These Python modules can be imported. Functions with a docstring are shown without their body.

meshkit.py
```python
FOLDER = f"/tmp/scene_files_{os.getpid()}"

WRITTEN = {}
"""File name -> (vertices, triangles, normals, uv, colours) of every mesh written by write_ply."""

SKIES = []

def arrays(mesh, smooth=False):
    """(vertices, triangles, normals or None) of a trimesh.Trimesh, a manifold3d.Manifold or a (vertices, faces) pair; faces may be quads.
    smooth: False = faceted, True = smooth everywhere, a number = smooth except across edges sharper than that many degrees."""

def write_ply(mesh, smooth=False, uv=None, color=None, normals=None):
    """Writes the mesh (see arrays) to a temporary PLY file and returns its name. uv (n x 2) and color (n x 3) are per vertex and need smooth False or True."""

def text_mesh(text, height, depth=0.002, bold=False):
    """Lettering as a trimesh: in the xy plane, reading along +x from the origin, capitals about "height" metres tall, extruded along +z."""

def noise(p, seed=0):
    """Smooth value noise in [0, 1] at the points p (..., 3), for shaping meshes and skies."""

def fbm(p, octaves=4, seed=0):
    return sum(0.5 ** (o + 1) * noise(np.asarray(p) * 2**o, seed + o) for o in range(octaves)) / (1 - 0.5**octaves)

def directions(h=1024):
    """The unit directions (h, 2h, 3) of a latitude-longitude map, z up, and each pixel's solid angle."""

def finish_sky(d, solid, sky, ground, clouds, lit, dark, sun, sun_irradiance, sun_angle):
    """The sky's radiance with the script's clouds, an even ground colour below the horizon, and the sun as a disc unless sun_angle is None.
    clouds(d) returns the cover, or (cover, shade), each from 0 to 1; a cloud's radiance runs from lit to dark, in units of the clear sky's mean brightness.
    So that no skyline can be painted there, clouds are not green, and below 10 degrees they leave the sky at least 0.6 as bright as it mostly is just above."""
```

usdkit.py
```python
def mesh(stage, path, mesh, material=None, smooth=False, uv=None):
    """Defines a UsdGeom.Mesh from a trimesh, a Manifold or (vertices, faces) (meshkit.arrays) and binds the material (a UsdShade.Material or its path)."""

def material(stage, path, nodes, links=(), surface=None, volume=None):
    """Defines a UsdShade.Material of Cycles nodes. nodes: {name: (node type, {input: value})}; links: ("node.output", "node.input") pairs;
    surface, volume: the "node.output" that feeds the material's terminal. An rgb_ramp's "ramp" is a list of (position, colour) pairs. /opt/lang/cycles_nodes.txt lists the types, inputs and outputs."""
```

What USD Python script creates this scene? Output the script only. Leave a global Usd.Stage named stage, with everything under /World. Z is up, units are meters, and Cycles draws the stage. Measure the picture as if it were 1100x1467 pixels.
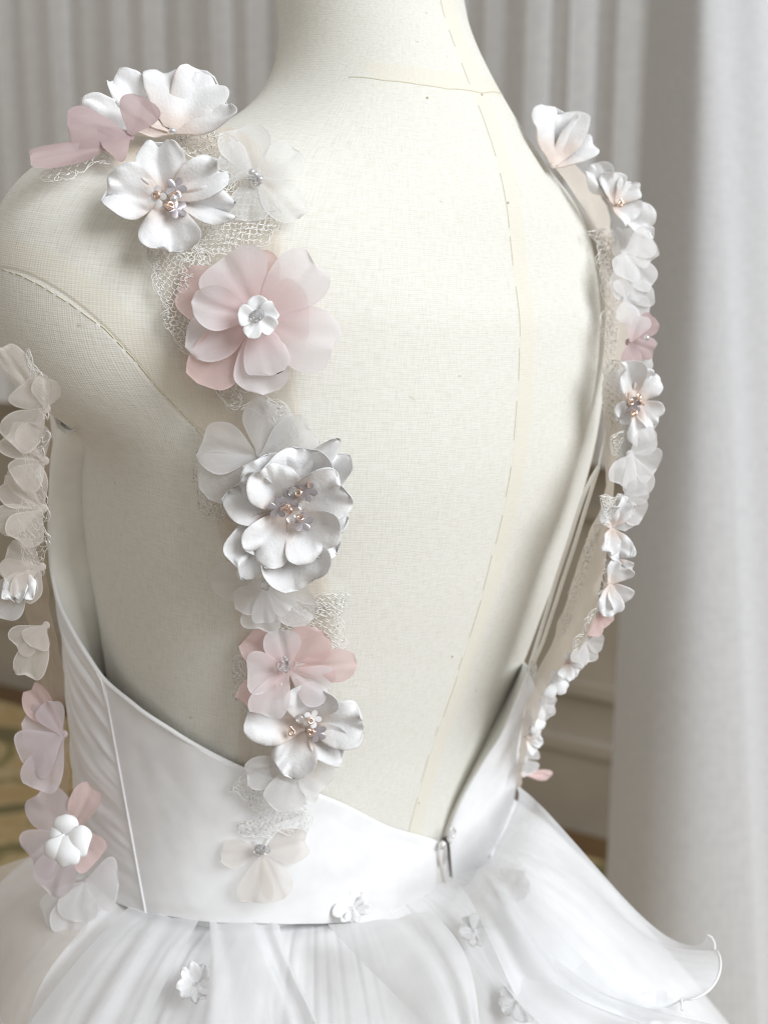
import math, random
import numpy as np
import trimesh
import usdkit, meshkit
from pxr import Usd, UsdGeom, UsdLux, UsdShade, Gf, Sdf, Vt

random.seed(7)
RNG = np.random.default_rng(7)
stage = Usd.Stage.CreateInMemory()
UsdGeom.SetStageUpAxis(stage, UsdGeom.Tokens.z)
UsdGeom.SetStageMetersPerUnit(stage, 1.0)
UsdGeom.Xform.Define(stage, '/World')
UsdGeom.Scope.Define(stage, '/World/Looks')

# ------------------------------------------------------------------ camera
W, H, FPX = 1100.0, 1467.0, 1900.0
CAM = np.array([0.002, -0.72, 1.389])
PITCH, ROLL = math.radians(13.5), 0.0
FWD = np.array([0, math.cos(PITCH), -math.sin(PITCH)])
RIGHT = np.array([1.0, 0, 0])
UP = np.cross(RIGHT, FWD)
cam = UsdGeom.Camera.Define(stage, '/World/camera')
cam.CreateHorizontalApertureAttr(36.0)
cam.CreateVerticalApertureAttr(48.0)
cam.CreateFocalLengthAttr(36.0 * FPX / W)
cam.CreateClippingRangeAttr(Gf.Vec2f(0.02, 100))
cam.CreateFStopAttr(12.0)
cam.CreateFocusDistanceAttr(0.585)
M = np.eye(4)
M[0, :3], M[1, :3], M[2, :3], M[3, :3] = RIGHT, UP, -FWD, CAM
cam.AddTransformOp().Set(Gf.Matrix4d(M.tolist()))
cam.CreateExposureAttr(0.06)

# ------------------------------------------------------------------ light: one tall window to the right, dim warm room
def look_matrix(pos, target):
    z = np.array(pos, float) - np.array(target, float); z /= np.linalg.norm(z)
    x = np.cross([0, 0, 1.0], z); x /= np.linalg.norm(x)
    y = np.cross(z, x)
    m = np.eye(4); m[0, :3], m[1, :3], m[2, :3], m[3, :3] = x, y, z, pos
    return Gf.Matrix4d(m.tolist())
def rect_light(name, pos, target, w, h, power, color):
    l = UsdLux.RectLight.Define(stage, '/World/' + name)
    l.CreateWidthAttr(w); l.CreateHeightAttr(h); l.CreateIntensityAttr(power); l.CreateColorAttr(Gf.Vec3f(*color))
    l.CreateNormalizeAttr(False)
    l.AddTransformOp().Set(look_matrix(pos, target))
    return l
rect_light('window_light', (4.5, -3.4, 4.6), (0.0, 0.6, 1.25), 4.0, 4.0, 9.0, (0.90, 0.95, 1.0))
dome = UsdLux.DomeLight.Define(stage, '/World/room_light')
usdkit.material(stage, '/World/Looks/room_air', {'b': ('background_shader', {'color': (1.0, 0.965, 0.91), 'strength': 0.46})}, surface='b.background')
UsdShade.MaterialBindingAPI.Apply(dome.GetPrim()).Bind(UsdShade.Material.Get(stage, '/World/Looks/room_air'))

# ------------------------------------------------------------------ frames of the dress form
YAW = math.radians(47)
LEAN = .10                                            # the form leans a little to its own right
WAIST, PIVOT = 1.03, .36
TILT = np.array([[math.cos(LEAN), 0, math.sin(LEAN)], [0, 1, 0], [-math.sin(LEAN), 0, math.cos(LEAN)]])
RM = TILT @ [math.cos(YAW), math.sin(YAW), 0]      # the form's right
BK = TILT @ [math.sin(YAW), -math.cos(YAW), 0]     # the form's back
UZ = TILT @ [0, 0, 1.0]
ORG = np.array([0, 0, WAIST + PIVOT]) - PIVOT * UZ
def dir_world(p):
    return p[..., :1] * RM + p[..., 1:2] * BK + p[..., 2:3] * UZ
def to_world(p):
    return dir_world(np.asarray(p, float)) + ORG
def to_form(p):
    q = np.asarray(p, float) - ORG
    return np.stack([q @ RM, q @ BK, q @ UZ], -1)
def project(p):
    q = np.asarray(p, float) - CAM
    d = q @ FWD
    return np.stack([W / 2 + FPX * (q @ RIGHT) / d, H / 2 - FPX * (q @ UP) / d], -1), d
def ray(px, py):
    d = FWD + RIGHT * (px - W / 2) / FPX + UP * (H / 2 - py) / FPX
    return d / np.linalg.norm(d)

# ------------------------------------------------------------------ the body as an implicit surface (form frame: u right, v back, z up from the waist)
from scipy.interpolate import PchipInterpolator, CubicSpline
ZS = [-.12, -.06, 0.0, .06, .12, .18, .24, .30, .35, .40, .45]
S_A = PchipInterpolator(ZS, [.152, .134, .118, .123, .132, .143, .152, .156, .152, .14, .13])      # half width
S_B = PchipInterpolator(ZS, [.120, .086, .069, .077, .091, .103, .109, .104, .085, .057, .03])      # back depth
S_F = PchipInterpolator(ZS, [.120, .110, .100, .108, .120, .130, .125, .105, .080, .05, .04])      # front depth
def smin(a, b, k):
    h = np.clip(0.5 + 0.5 * (b - a) / k, 0, 1)
    return b * (1 - h) + a * h - k * h * (1 - h)
def smax(a, b, k):
    return -smin(-a, -b, k)
def section(u, v, z):
    zc = np.clip(z, -.12, .45)
    a, b, f = S_A(zc), S_B(zc), S_F(zc)
    k = np.clip(v / .05 + .5, 0, 1); k = k * k * (3 - 2 * k)
    dep = f + (b - f) * k
    n = 2.35
    q = (np.abs(u / a) ** n + np.abs(v / dep) ** n + 1e-9) ** (1 / n)
    return (q - 1) * .09
def body(p):
    u, v, z = p[..., 0], p[..., 1], p[..., 2]
    d = section(u, v, z)
    au = np.sqrt(u * u + .012 ** 2)
    sl = math.radians(14)
    top = (z - .412) * math.cos(sl) + au * math.sin(sl)
    d = smax(d, top, .05)
    # arm stub
    e = np.sqrt(((au - .168) / .044) ** 2 + ((v + .020) / .050) ** 2 + ((z - .306) / .058) ** 2 + 1e-9)
    d = smin(d, (e - 1) * .040, .035)
    # neck
    vz = v - (.003 - .42 * (z - .40))
    rn = .049 + .10 * np.maximum(.45 - z, 0)
    neck = smax(np.sqrt(u ** 2 + vz ** 2 * .92 + 1e-9) - rn, .36 - z, .05)
    d = smin(d, neck, .045)
    return d
def body_grad(p, e=4e-4):
    g = np.stack([body(p + np.eye(3)[k] * e) - body(p - np.eye(3)[k] * e) for k in range(3)], -1)
    return g / (2 * e)
def body_normal(p):
    g = body_grad(p)
    return g / np.linalg.norm(g, axis=-1, keepdims=True)
def to_surface(p, off=0.0, n=6):
    for _ in range(n):
        g = body_grad(p)
        p = p - g * ((body(p) - off) / np.maximum((g ** 2).sum(-1), 1e-6))[..., None]
    return p
def hit(px, py, off=0.0):
    """Where the sight line through a photo pixel meets the body (form frame), or its closest approach."""
    o = to_form(CAM); d = to_form(CAM + ray(px, py)) - o
    t, best = 0.2, (9, 0)
    for _ in range(300):
        s = float(body(o + d * t)) - off
        if s < best[0]: best = (s, t)
        if s < 2e-5: break
        t += max(s * .6, 2e-4)
        if t > 1.2: break
    return o + d * best[1]

def surface_nets(f, lo, hi, h):
    n = np.ceil((np.array(hi) - lo) / h).astype(int) + 1
    ax = [lo[k] + h * np.arange(n[k]) for k in range(3)]
    G = np.stack(np.meshgrid(*ax, indexing='ij'), -1)
    F = f(G); s = F < 0
    c = np.zeros(tuple(n - 1), int)
    for i, j, k in np.ndindex(2, 2, 2): c += s[i:n[0]-1+i, j:n[1]-1+j, k:n[2]-1+k]
    act = (c > 0) & (c < 8)
    idx = -np.ones(act.shape, int); idx[act] = np.arange(act.sum())
    P = np.argwhere(act) * h + lo + h / 2
    quads = []
    for a in range(3):
        b, d = (a + 1) % 3, (a + 2) % 3
        s0 = np.moveaxis(s, (a, b, d), (0, 1, 2)); I = np.moveaxis(idx, (a, b, d), (0, 1, 2))
        cross = s0[:-1, 1:-1, 1:-1] != s0[1:, 1:-1, 1:-1]
        w = np.argwhere(cross)
        i, j, k = w[:, 0], w[:, 1] + 1, w[:, 2] + 1
        q = np.stack([I[i, j-1, k-1], I[i, j, k-1], I[i, j, k], I[i, j-1, k]], 1)
        fl = s0[i + 1, j, k]
        q[fl] = q[fl][:, ::-1]
        quads.append(q[(q >= 0).all(1)])
    return P, np.vstack(quads)

# ------------------------------------------------------------------ helpers for prims
COUNT = {}
def path_of(name, parent):
    base = (parent.GetPath().pathString if parent is not None else '/World') + '/'
    n = COUNT.get(base + name, 0); COUNT[base + name] = n + 1
    return base + (name if n == 0 else '%s_%03d' % (name, n))
def tag(p, label=None, cat=None, group=None, kind=None):
    for k, v in (('label', label), ('category', cat), ('group', group), ('kind', kind)):
        if v: p.SetCustomDataByKey(k, v)
    return p
def thing(name, label, cat, group=None):
    x = UsdGeom.Xform.Define(stage, path_of(name, None)).GetPrim()
    return tag(x, label, cat, group)
def obj(name, mesh, mat, parent=None, smooth=True, normals=None, uv=None, **kw):
    pth = path_of(name, parent)
    m = usdkit.mesh(stage, pth, mesh, LOOK[mat], smooth=smooth if normals is None else False, uv=uv)
    if normals is not None:
        m.CreateNormalsAttr(Vt.Vec3fArray.FromNumpy(np.asarray(normals, np.float32))); m.SetNormalsInterpolation('vertex')
    return tag(m.GetPrim(), **kw)
def grid_faces(n, m, wrap=False):
    i, j = np.meshgrid(np.arange(n - 1), np.arange(m if wrap else m - 1), indexing='ij')
    i, j = i.ravel(), j.ravel(); k = (j + 1) % m
    return np.stack([i * m + j, i * m + k, (i + 1) * m + k, (i + 1) * m + j], 1)
def tubes(lines, radii, sides=5):
    """One mesh of many tubes; lines: list of (n,3) arrays, radii a number or a list."""
    V, Fc, o = [], [], 0
    for li, P in enumerate(lines):
        P = np.asarray(P, float); r = radii if np.ndim(radii) == 0 else radii[li]
        T = np.gradient(P, axis=0); T /= np.maximum(np.linalg.norm(T, axis=1, keepdims=True), 1e-12)
        ref = np.array([0, 0, 1.0]) if abs(T[:, 2]).mean() < .8 else np.array([1.0, 0, 0])
        A = np.cross(T, ref); A /= np.maximum(np.linalg.norm(A, axis=1, keepdims=True), 1e-12)
        B = np.cross(T, A)
        an = np.arange(sides) / sides * 2 * np.pi
        rr = np.broadcast_to(np.asarray(r, float), (len(P),))
        v = P[:, None] + (A[:, None] * np.cos(an)[None, :, None] + B[:, None] * np.sin(an)[None, :, None]) * rr[:, None, None]
        V.append(v.reshape(-1, 3)); f = grid_faces(len(P), sides, True) + o
        Fc.append(f); o += len(P) * sides
        for e, s in ((0, 1), (len(P) - 1, -1)):
            V.append(P[e:e+1]); b = o - len(P) * sides if e == 0 else o - 1 - sides
            base = (o - len(P) * sides) if e == 0 else None
            o += 1
        st = o - 2 - len(P) * sides
        k = np.arange(sides)
        Fc.append(np.stack([st + k, np.full(sides, o - 2), np.full(sides, o - 2), st + (k + 1) % sides], 1)[:, [0, 1, 3, 3]])
        st2 = st + (len(P) - 1) * sides
        Fc.append(np.stack([st2 + k, st2 + (k + 1) % sides, np.full(sides, o - 1), np.full(sides, o - 1)], 1))
    q = np.vstack(Fc)
    t = np.vstack([q[:, [0, 1, 2]], q[:, [0, 2, 3]]])
    t = t[(t[:, 0] != t[:, 1]) & (t[:, 1] != t[:, 2]) & (t[:, 0] != t[:, 2])]
    return np.vstack(V), t

# ------------------------------------------------------------------ materials
LOOK = {}
def look(name, nodes, links, surface):
    LOOK[name] = usdkit.material(stage, '/World/Looks/' + name, nodes, links, surface=surface)
def weave(sc, attr='st'):
    """Nodes of a plain weave in the mesh's own cloth coordinates (metres); sc = threads per metre."""
    k = sc * math.pi / 10
    return ({'uv': ('uvmap', {'attribute': attr}), 'm3': ('mapping', {'scale': (sc * .5, sc * .5, 1)}),
             'm1': ('mapping', {'scale': (sc * .9, sc * .12, 1)}), 'm2': ('mapping', {'scale': (sc * .12, sc * .9, 1)}),
             'n1': ('noise_texture', {'scale': 1.0, 'detail': 1.0}), 'n2': ('noise_texture', {'scale': 1.0, 'detail': 1.0}),
             'w1': ('wave_texture', {'bands_direction': 'x', 'scale': k, 'distortion': .8, 'detail': 1.0, 'detail_scale': .05}),
             'w2': ('wave_texture', {'bands_direction': 'y', 'scale': k, 'distortion': .8, 'detail': 1.0, 'detail_scale': .05}),
             'wn': ('math', {'math_type': 'add'}), 'ww': ('math', {'math_type': 'add'}), 'wh': ('math', {'math_type': 'multiply', 'value2': .25}),
             'w': ('math', {'math_type': 'multiply_add', 'value2': .92})},
            [('uv.UV', 'm1.vector'), ('uv.UV', 'm2.vector'), ('m1.vector', 'n1.vector'), ('m2.vector', 'n2.vector'), ('n1.fac', 'wn.value1'), ('n2.fac', 'wn.value2'),
             ('uv.UV', 'w1.vector'), ('uv.UV', 'w2.vector'), ('w1.fac', 'ww.value1'), ('w2.fac', 'ww.value2'), ('ww.value', 'wh.value1'), ('wn.value', 'w.value1'), ('wh.value', 'w.value3')])

# cream linen of the form: weave, slubs, paler allowance bands along the seams (they show through the cloth)
nd, lk = weave(1150)
nd.update({'seam': ('attribute', {'attribute': 'seam'}), 'pen': ('attribute', {'attribute': 'clearance'}), 'vs': ('vector_math', {'math_type': 'scale', 'scale': 40.0}), 'va': ('vector_math', {'math_type': 'add'}), 'xyz': ('separate_xyz', {}), 'pyz': ('separate_xyz', {}),
           'g1': ('math', {'math_type': 'add'}), 'g2': ('math', {'math_type': 'add'}), 'g3': ('math', {'math_type': 'add'}), 'raw': ('separate_xyz', {}),
           'b1': ('map_range', {'range_type': 'smoothstep', 'from_min': .0115, 'from_max': .0125, 'to_min': 1.0, 'to_max': 0.0}),
           'b1b': ('map_range', {'range_type': 'smoothstep', 'from_min': -.0005, 'from_max': .0005, 'to_min': 0.0, 'to_max': 1.0}),
           'b2': ('map_range', {'range_type': 'smoothstep', 'from_min': .007, 'from_max': .009, 'to_min': 1.0, 'to_max': 0.0}),
           'b2b': ('map_range', {'range_type': 'smoothstep', 'from_min': -.0005, 'from_max': .0005, 'to_min': 0.0, 'to_max': 1.0}),
           'b3': ('map_range', {'range_type': 'smoothstep', 'from_min': .008, 'from_max': .012, 'to_min': 1.0, 'to_max': 0.0}),
           'b3b': ('map_range', {'range_type': 'smoothstep', 'from_min': -.0005, 'from_max': .0005, 'to_min': 0.0, 'to_max': 1.0}),
           'p1': ('math', {'math_type': 'multiply'}), 'p2': ('math', {'math_type': 'multiply'}), 'p3': ('math', {'math_type': 'multiply'}),
           'q1': ('math', {'math_type': 'maximum'}), 'q2': ('math', {'math_type': 'maximum'}),
           'c0': ('rgb_ramp', {'ramp': [(.36, (.69, .67, .60)), (.58, (.765, .75, .685)), (.80, (.81, .797, .745))]}),
           'half': ('math', {'math_type': 'multiply', 'value2': .5}),
           'cb': ('mix', {'mix_type': 'mix', 'color2': (.77, .73, .615)}), 'bf': ('math', {'math_type': 'multiply', 'value2': .62}),
           'a1': ('math', {'math_type': 'absolute'}), 'a2': ('math', {'math_type': 'absolute'}), 'a3': ('math', {'math_type': 'absolute'}),
           'mn': ('math', {'math_type': 'minimum'}), 'mn2': ('math', {'math_type': 'minimum'}),
           'gr': ('map_range', {'range_type': 'smoothstep', 'from_min': 0.0, 'from_max': .0012, 'to_min': 0.0, 'to_max': 1.0}),
           'hh': ('math', {'math_type': 'multiply_add', 'value2': 1.3}),
           'sl': ('noise_texture', {'scale': 170.0, 'detail': 2.0}), 'slr': ('rgb_ramp', {'ramp': [(.74, (1, 1, 1)), (.80, (.80, .76, .66))]}),
           'cs': ('mix', {'mix_type': 'multiply', 'fac': 1.0}),
           'geo': ('geometry', {}),
           'bmp': ('bump', {'strength': .30, 'distance': .0008}),
           'p': ('principled_bsdf', {'roughness': .9, 'specular_ior_level': .2, 'sheen_weight': .15})})
lk += [('pen.vector', 'vs.vector1'), ('seam.vector', 'va.vector1'), ('vs.vector', 'va.vector2'), ('va.vector', 'xyz.vector'), ('pen.vector', 'pyz.vector'), ('seam.vector', 'raw.vector'), ('xyz.x', 'b1.value'), ('xyz.x', 'b1b.value'), ('xyz.y', 'b2.value'), ('xyz.y', 'b2b.value'), ('xyz.z', 'b3.value'), ('xyz.z', 'b3b.value'),
       ('b1.result', 'p1.value1'), ('b1b.result', 'p1.value2'), ('b2.result', 'p2.value1'), ('b2b.result', 'p2.value2'), ('b3.result', 'p3.value1'), ('b3b.result', 'p3.value2'),
       ('p1.value', 'q1.value1'), ('p2.value', 'q1.value2'), ('q1.value', 'q2.value1'), ('p3.value', 'q2.value2'), ('q2.value', 'bf.value1'), ('bf.value', 'cb.fac'),
       ('w.value', 'half.value1'), ('half.value', 'c0.fac'), ('c0.color', 'cb.color1'), ('cb.color', 'cs.color1'), ('geo.position', 'sl.vector'), ('sl.fac', 'slr.fac'), ('slr.color', 'cs.color2'),
       ('raw.x', 'a1.value1'), ('raw.y', 'a2.value1'), ('raw.z', 'a3.value1'), ('a1.value', 'g1.value1'), ('pyz.x', 'g1.value2'), ('a2.value', 'g2.value1'), ('pyz.y', 'g2.value2'), ('a3.value', 'g3.value1'), ('pyz.z', 'g3.value2'), ('g1.value', 'mn.value1'), ('g2.value', 'mn.value2'), ('mn.value', 'mn2.value1'), ('g3.value', 'mn2.value2'),
       ('mn2.value', 'gr.value'), ('gr.result', 'hh.value1'), ('half.value', 'hh.value3'), ('hh.value', 'bmp.height'), ('bmp.normal', 'p.normal'), ('cs.color', 'p.base_color')]
look('linen', nd, lk, 'p.BSDF')

def cloth(name, col, rough=.5, spec=.4, sheen=.2, bump=.25, scale=900., blush=None, trans=0.0, clear=0.0, var=.04, petal=False, tcol=None):
    """Cloth: principled, optionally thin (translucent and partly see-through); blush = colour near st.x = 0."""
    nd = {'g': ('geometry', {}), 'n': ('noise_texture', {'scale': scale, 'detail': 2.0}), 'b': ('bump', {'strength': bump, 'distance': .0004}),
          'v': ('noise_texture', {'scale': 60.0, 'detail': 2.0}),
          'r': ('rgb_ramp', {'ramp': [(.3, tuple(c * (1 - var) for c in col)), (.7, tuple(min(c * (1 + var), .95) for c in col))]}),
          'p': ('principled_bsdf', {'roughness': rough, 'specular_ior_level': spec, 'sheen_weight': sheen, 'sheen_roughness': .4})}
    lk = [('g.position', 'n.vector'), ('n.fac', 'b.height'), ('g.position', 'v.vector'), ('v.fac', 'r.fac'), ('b.normal', 'p.normal')]
    out = 'r.color'
    if blush:
        c2, s0, s1, amt = blush
        nd.update({'uv': ('uvmap', {'attribute': 'st'}), 'sx': ('separate_xyz', {}),
                   'mr': ('map_range', {'range_type': 'smoothstep', 'from_min': s0, 'from_max': s1, 'to_min': amt, 'to_max': 0.0}),
                   'mx': ('mix', {'mix_type': 'mix', 'color2': c2}), 'vv': ('math', {'math_type': 'multiply_add', 'value2': .5, 'value3': -.25}), 'ad': ('math', {'math_type': 'add'})})
        lk += [('uv.UV', 'sx.vector'), ('v.fac', 'vv.value1'), ('vv.value', 'ad.value1'), ('sx.x', 'ad.value2'), ('ad.value', 'mr.value'), ('mr.result', 'mx.fac'), ('r.color', 'mx.color1')]
        out = 'mx.color'
    lk.append((out, 'p.base_color'))
    surf = 'p.BSDF'
    if trans:
        nd.update({'t': ('translucent_bsdf', {}), 'mt': ('mix_closure', {'fac': trans})})
        lk += [(out, 't.color'), ('p.BSDF', 'mt.closure1'), ('t.BSDF', 'mt.closure2')]
        surf = 'mt.closure'
    if clear:
        nd.update({'tr': ('transparent_bsdf', {'color': tcol or (1, 1, 1)}), 'mc': ('mix_closure', {}), 'lw': ('layer_weight', {'blend': .35}),
                   'cl': ('map_range', {'from_min': 0.0, 'from_max': 1.0, 'to_min': clear, 'to_max': clear * .25})})
        nd.update({'uq': ('uvmap', {'attribute': 'st'}), 'sq': ('separate_xyz', {}), 'at': ('math', {'math_type': 'absolute'}), 'mxe': ('math', {'math_type': 'maximum'}),
                   'ed': ('map_range', {'range_type': 'smoothstep', 'from_min': .90, 'from_max': .985, 'to_min': 1.0, 'to_max': .35}),
                   'mt2': ('mapping', {'scale': (5, 26, 1)}), 'nt': ('noise_texture', {'scale': 1.0, 'detail': 3.0}),
                   'tv': ('map_range', {'from_min': .3, 'from_max': .7, 'to_min': .72, 'to_max': 1.22}), 'f1': ('math', {'math_type': 'multiply'}), 'f2': ('math', {'math_type': 'multiply', 'use_clamp': True})})
        lk += [('uq.UV', 'sq.vector'), ('sq.y', 'at.value1'), ('at.value', 'mxe.value1'), ('sq.x', 'mxe.value2'), ('mxe.value', 'ed.value'), ('uq.UV', 'mt2.vector'), ('mt2.vector', 'nt.vector'), ('nt.fac', 'tv.value')]
        if petal:
            lk += [('lw.facing', 'cl.value'), ('cl.result', 'f1.value1'), ('ed.result', 'f1.value2'), ('f1.value', 'f2.value1'), ('tv.result', 'f2.value2'), ('f2.value', 'mc.fac')]
        else:
            lk += [('lw.facing', 'cl.value'), ('cl.result', 'f2.value1'), ('tv.result', 'f2.value2'), ('f2.value', 'mc.fac')]
        lk += [(surf, 'mc.closure1'), ('tr.BSDF', 'mc.closure2')]
        surf = 'mc.closure'
    look(name, nd, lk, surf)
cloth('satin', (.86, .86, .865), .42, .4, .3, .12, 1400.)
cloth('petal_satin', (.88, .875, .875), .6, .2, .35, .55, 800., blush=((.80, .66, .57), .10, .55, .75), trans=.14)
cloth('white_organza', (.84, .83, .83), .55, .3, .2, .2, 1200., trans=.35, clear=.42, petal=True)
cloth('shoulder_organza', (.86, .86, .86), .55, .3, .2, .2, 1200., trans=.35, clear=.62, petal=True)
cloth('beige_organza', (.80, .75, .70), .55, .3, .2, .2, 1200., trans=.35, clear=.5, petal=True)
cloth('pink_white_organza', (.86, .82, .83), .5, .3, .2, .2, 1200., blush=((.87, .70, .70), .15, .85, .85), trans=.35, clear=.25, petal=True)
cloth('pink_organza', (.85, .65, .63), .5, .3, .2, .2, 1200., trans=.35, clear=.25, petal=True)
cloth('dusty_pink_organza', (.56, .43, .43), .5, .3, .2, .2, 1200., trans=.3, clear=.12, petal=True)
cloth('lilac_organza', (.70, .62, .64), .5, .3, .2, .2, 1200., trans=.3, clear=.3, petal=True)
cloth('skirt_organza', (.86, .865, .88), .42, .4, .3, .12, 1500., trans=.35, clear=.40)
cloth('lining', (.87, .86, .81), .55, .3, .3, .1, 900.)
cloth('lace_thread', (.93, .91, .87), .5, .3, .2, 0.0)
cloth('cord', (.90, .885, .83), .5, .4, .2, .3, 2500.)
cloth('seam_thread', (.66, .61, .48), .7, .2, .1, 0.0)
cloth('zip_tape', (.78, .76, .74), .5, .4, .2, .3, 2500.)
cloth('tulle', (.70, .58, .46), .7, .2, .2, .2, 1500., clear=.86)
cloth('strap_tulle', (.76, .69, .61), .7, .2, .2, .3, 1500., trans=.25, clear=.14)
nd, lk = weave(480)
nd.update({'half': ('math', {'math_type': 'multiply', 'value2': .5}), 'c': ('rgb_ramp', {'ramp': [(.3, (.63, .63, .64)), (.7, (.75, .75, .76))]}), 'b': ('bump', {'strength': .3, 'distance': .0006}),
           'p': ('principled_bsdf', {'roughness': .85, 'specular_ior_level': .2}), 't': ('translucent_bsdf', {}), 'm': ('mix_closure', {'fac': .15})})
lk += [('w.value', 'half.value1'), ('half.value', 'c.fac'), ('c.color', 'p.base_color'), ('half.value', 'b.height'), ('b.normal', 'p.normal'), ('c.color', 't.color'), ('p.BSDF', 'm.closure1'), ('t.BSDF', 'm.closure2')]
look('curtain_linen', nd, lk, 'm.closure')
cloth('pleated_cloth', (.92, .92, .925), .8, .2, .2, .2, 500., trans=.3)
look('rose_gold', {'p': ('principled_bsdf', {'base_color': (.80, .60, .50), 'metallic': .9, 'roughness': .22})}, [], 'p.BSDF')
look('silver_bead', {'p': ('principled_bsdf', {'base_color': (.80, .80, .82), 'metallic': .7, 'roughness': .15})}, [], 'p.BSDF')
look('crystal', {'p': ('principled_bsdf', {'base_color': (.97, .96, .96), 'transmission_weight': .85, 'roughness': .03, 'ior': 1.55})}, [], 'p.BSDF')
look('grey_sequin', {'p': ('principled_bsdf', {'base_color': (.42, .39, .41), 'metallic': .5, 'roughness': .25})}, [], 'p.BSDF')
look('white_sequin', {'p': ('principled_bsdf', {'base_color': (.86, .85, .86), 'roughness': .2, 'coat_weight': .5})}, [], 'p.BSDF')
look('zip_metal', {'p': ('principled_bsdf', {'base_color': (.74, .72, .70), 'metallic': .6, 'roughness': .3})}, [], 'p.BSDF')
look('wall_paint', {'g': ('geometry', {}), 'n': ('noise_texture', {'scale': 9.0, 'detail': 4.0}), 'r': ('rgb_ramp', {'ramp': [(.3, (.40, .35, .285)), (.7, (.45, .40, .325))]}), 'p': ('principled_bsdf', {'roughness': .6})},
     [('g.position', 'n.vector'), ('n.fac', 'r.fac'), ('r.color', 'p.base_color')], 'p.BSDF')
look('brown_wood', {'g': ('geometry', {}), 'm': ('mapping', {'scale': (3, 40, 3)}), 'n': ('noise_texture', {'scale': 3.0, 'detail': 4.0}), 'r': ('rgb_ramp', {'ramp': [(.3, (.10, .055, .02)), (.7, (.19, .11, .045))]}), 'p': ('principled_bsdf', {'roughness': .4})},
     [('g.position', 'm.vector'), ('m.vector', 'n.vector'), ('n.fac', 'r.fac'), ('r.color', 'p.base_color')], 'p.BSDF')
look('rug_wool', {'g': ('geometry', {}), 'n': ('noise_texture', {'scale': 7.0, 'detail': 3.0, 'distortion': 1.2}), 'n2': ('noise_texture', {'scale': 300.0, 'detail': 2.0}),
                  'r': ('rgb_ramp', {'ramp': [(.40, (.50, .36, .18)), (.50, (.58, .45, .26)), (.56, (.30, .25, .11)), (.66, (.20, .17, .09))]}), 'b': ('bump', {'strength': .6, 'distance': .004}), 'p': ('principled_bsdf', {'roughness': .95, 'specular_ior_level': .1})},
     [('g.position', 'n.vector'), ('g.position', 'n2.vector'), ('n.fac', 'r.fac'), ('r.color', 'p.base_color'), ('n2.fac', 'b.height'), ('b.normal', 'p.normal')], 'p.BSDF')

# ------------------------------------------------------------------ room behind: wall, rails, floor, rug, pleated curtain, near curtain
def box_along(p0, p1, z0, z1, thick, proud=0.0):
    """A board along the wall line p0-p1 (plan), standing `proud` off it towards the camera."""
    p0, p1 = np.array(p0, float), np.array(p1, float)
    d = (p1 - p0) / np.linalg.norm(p1 - p0); n = np.array([d[1], -d[0]])
    a, b = p0 + n * proud, p1 + n * proud
    q = [a, b, b + n * thick, a + n * thick]
    v = [(x[0], x[1], z) for z in (z0, z1) for x in q]
    f = [[3, 2, 1, 0], [4, 5, 6, 7], [0, 1, 5, 4], [1, 2, 6, 5], [2, 3, 7, 6], [3, 0, 4, 7]]
    return np.array(v), np.array(f)
WA, WB = np.array([-2.4, 3.71]), np.array([1.7, 1.27])
WD = (WB - WA) / np.linalg.norm(WB - WA); WN = np.array([WD[1], -WD[0]])
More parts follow.
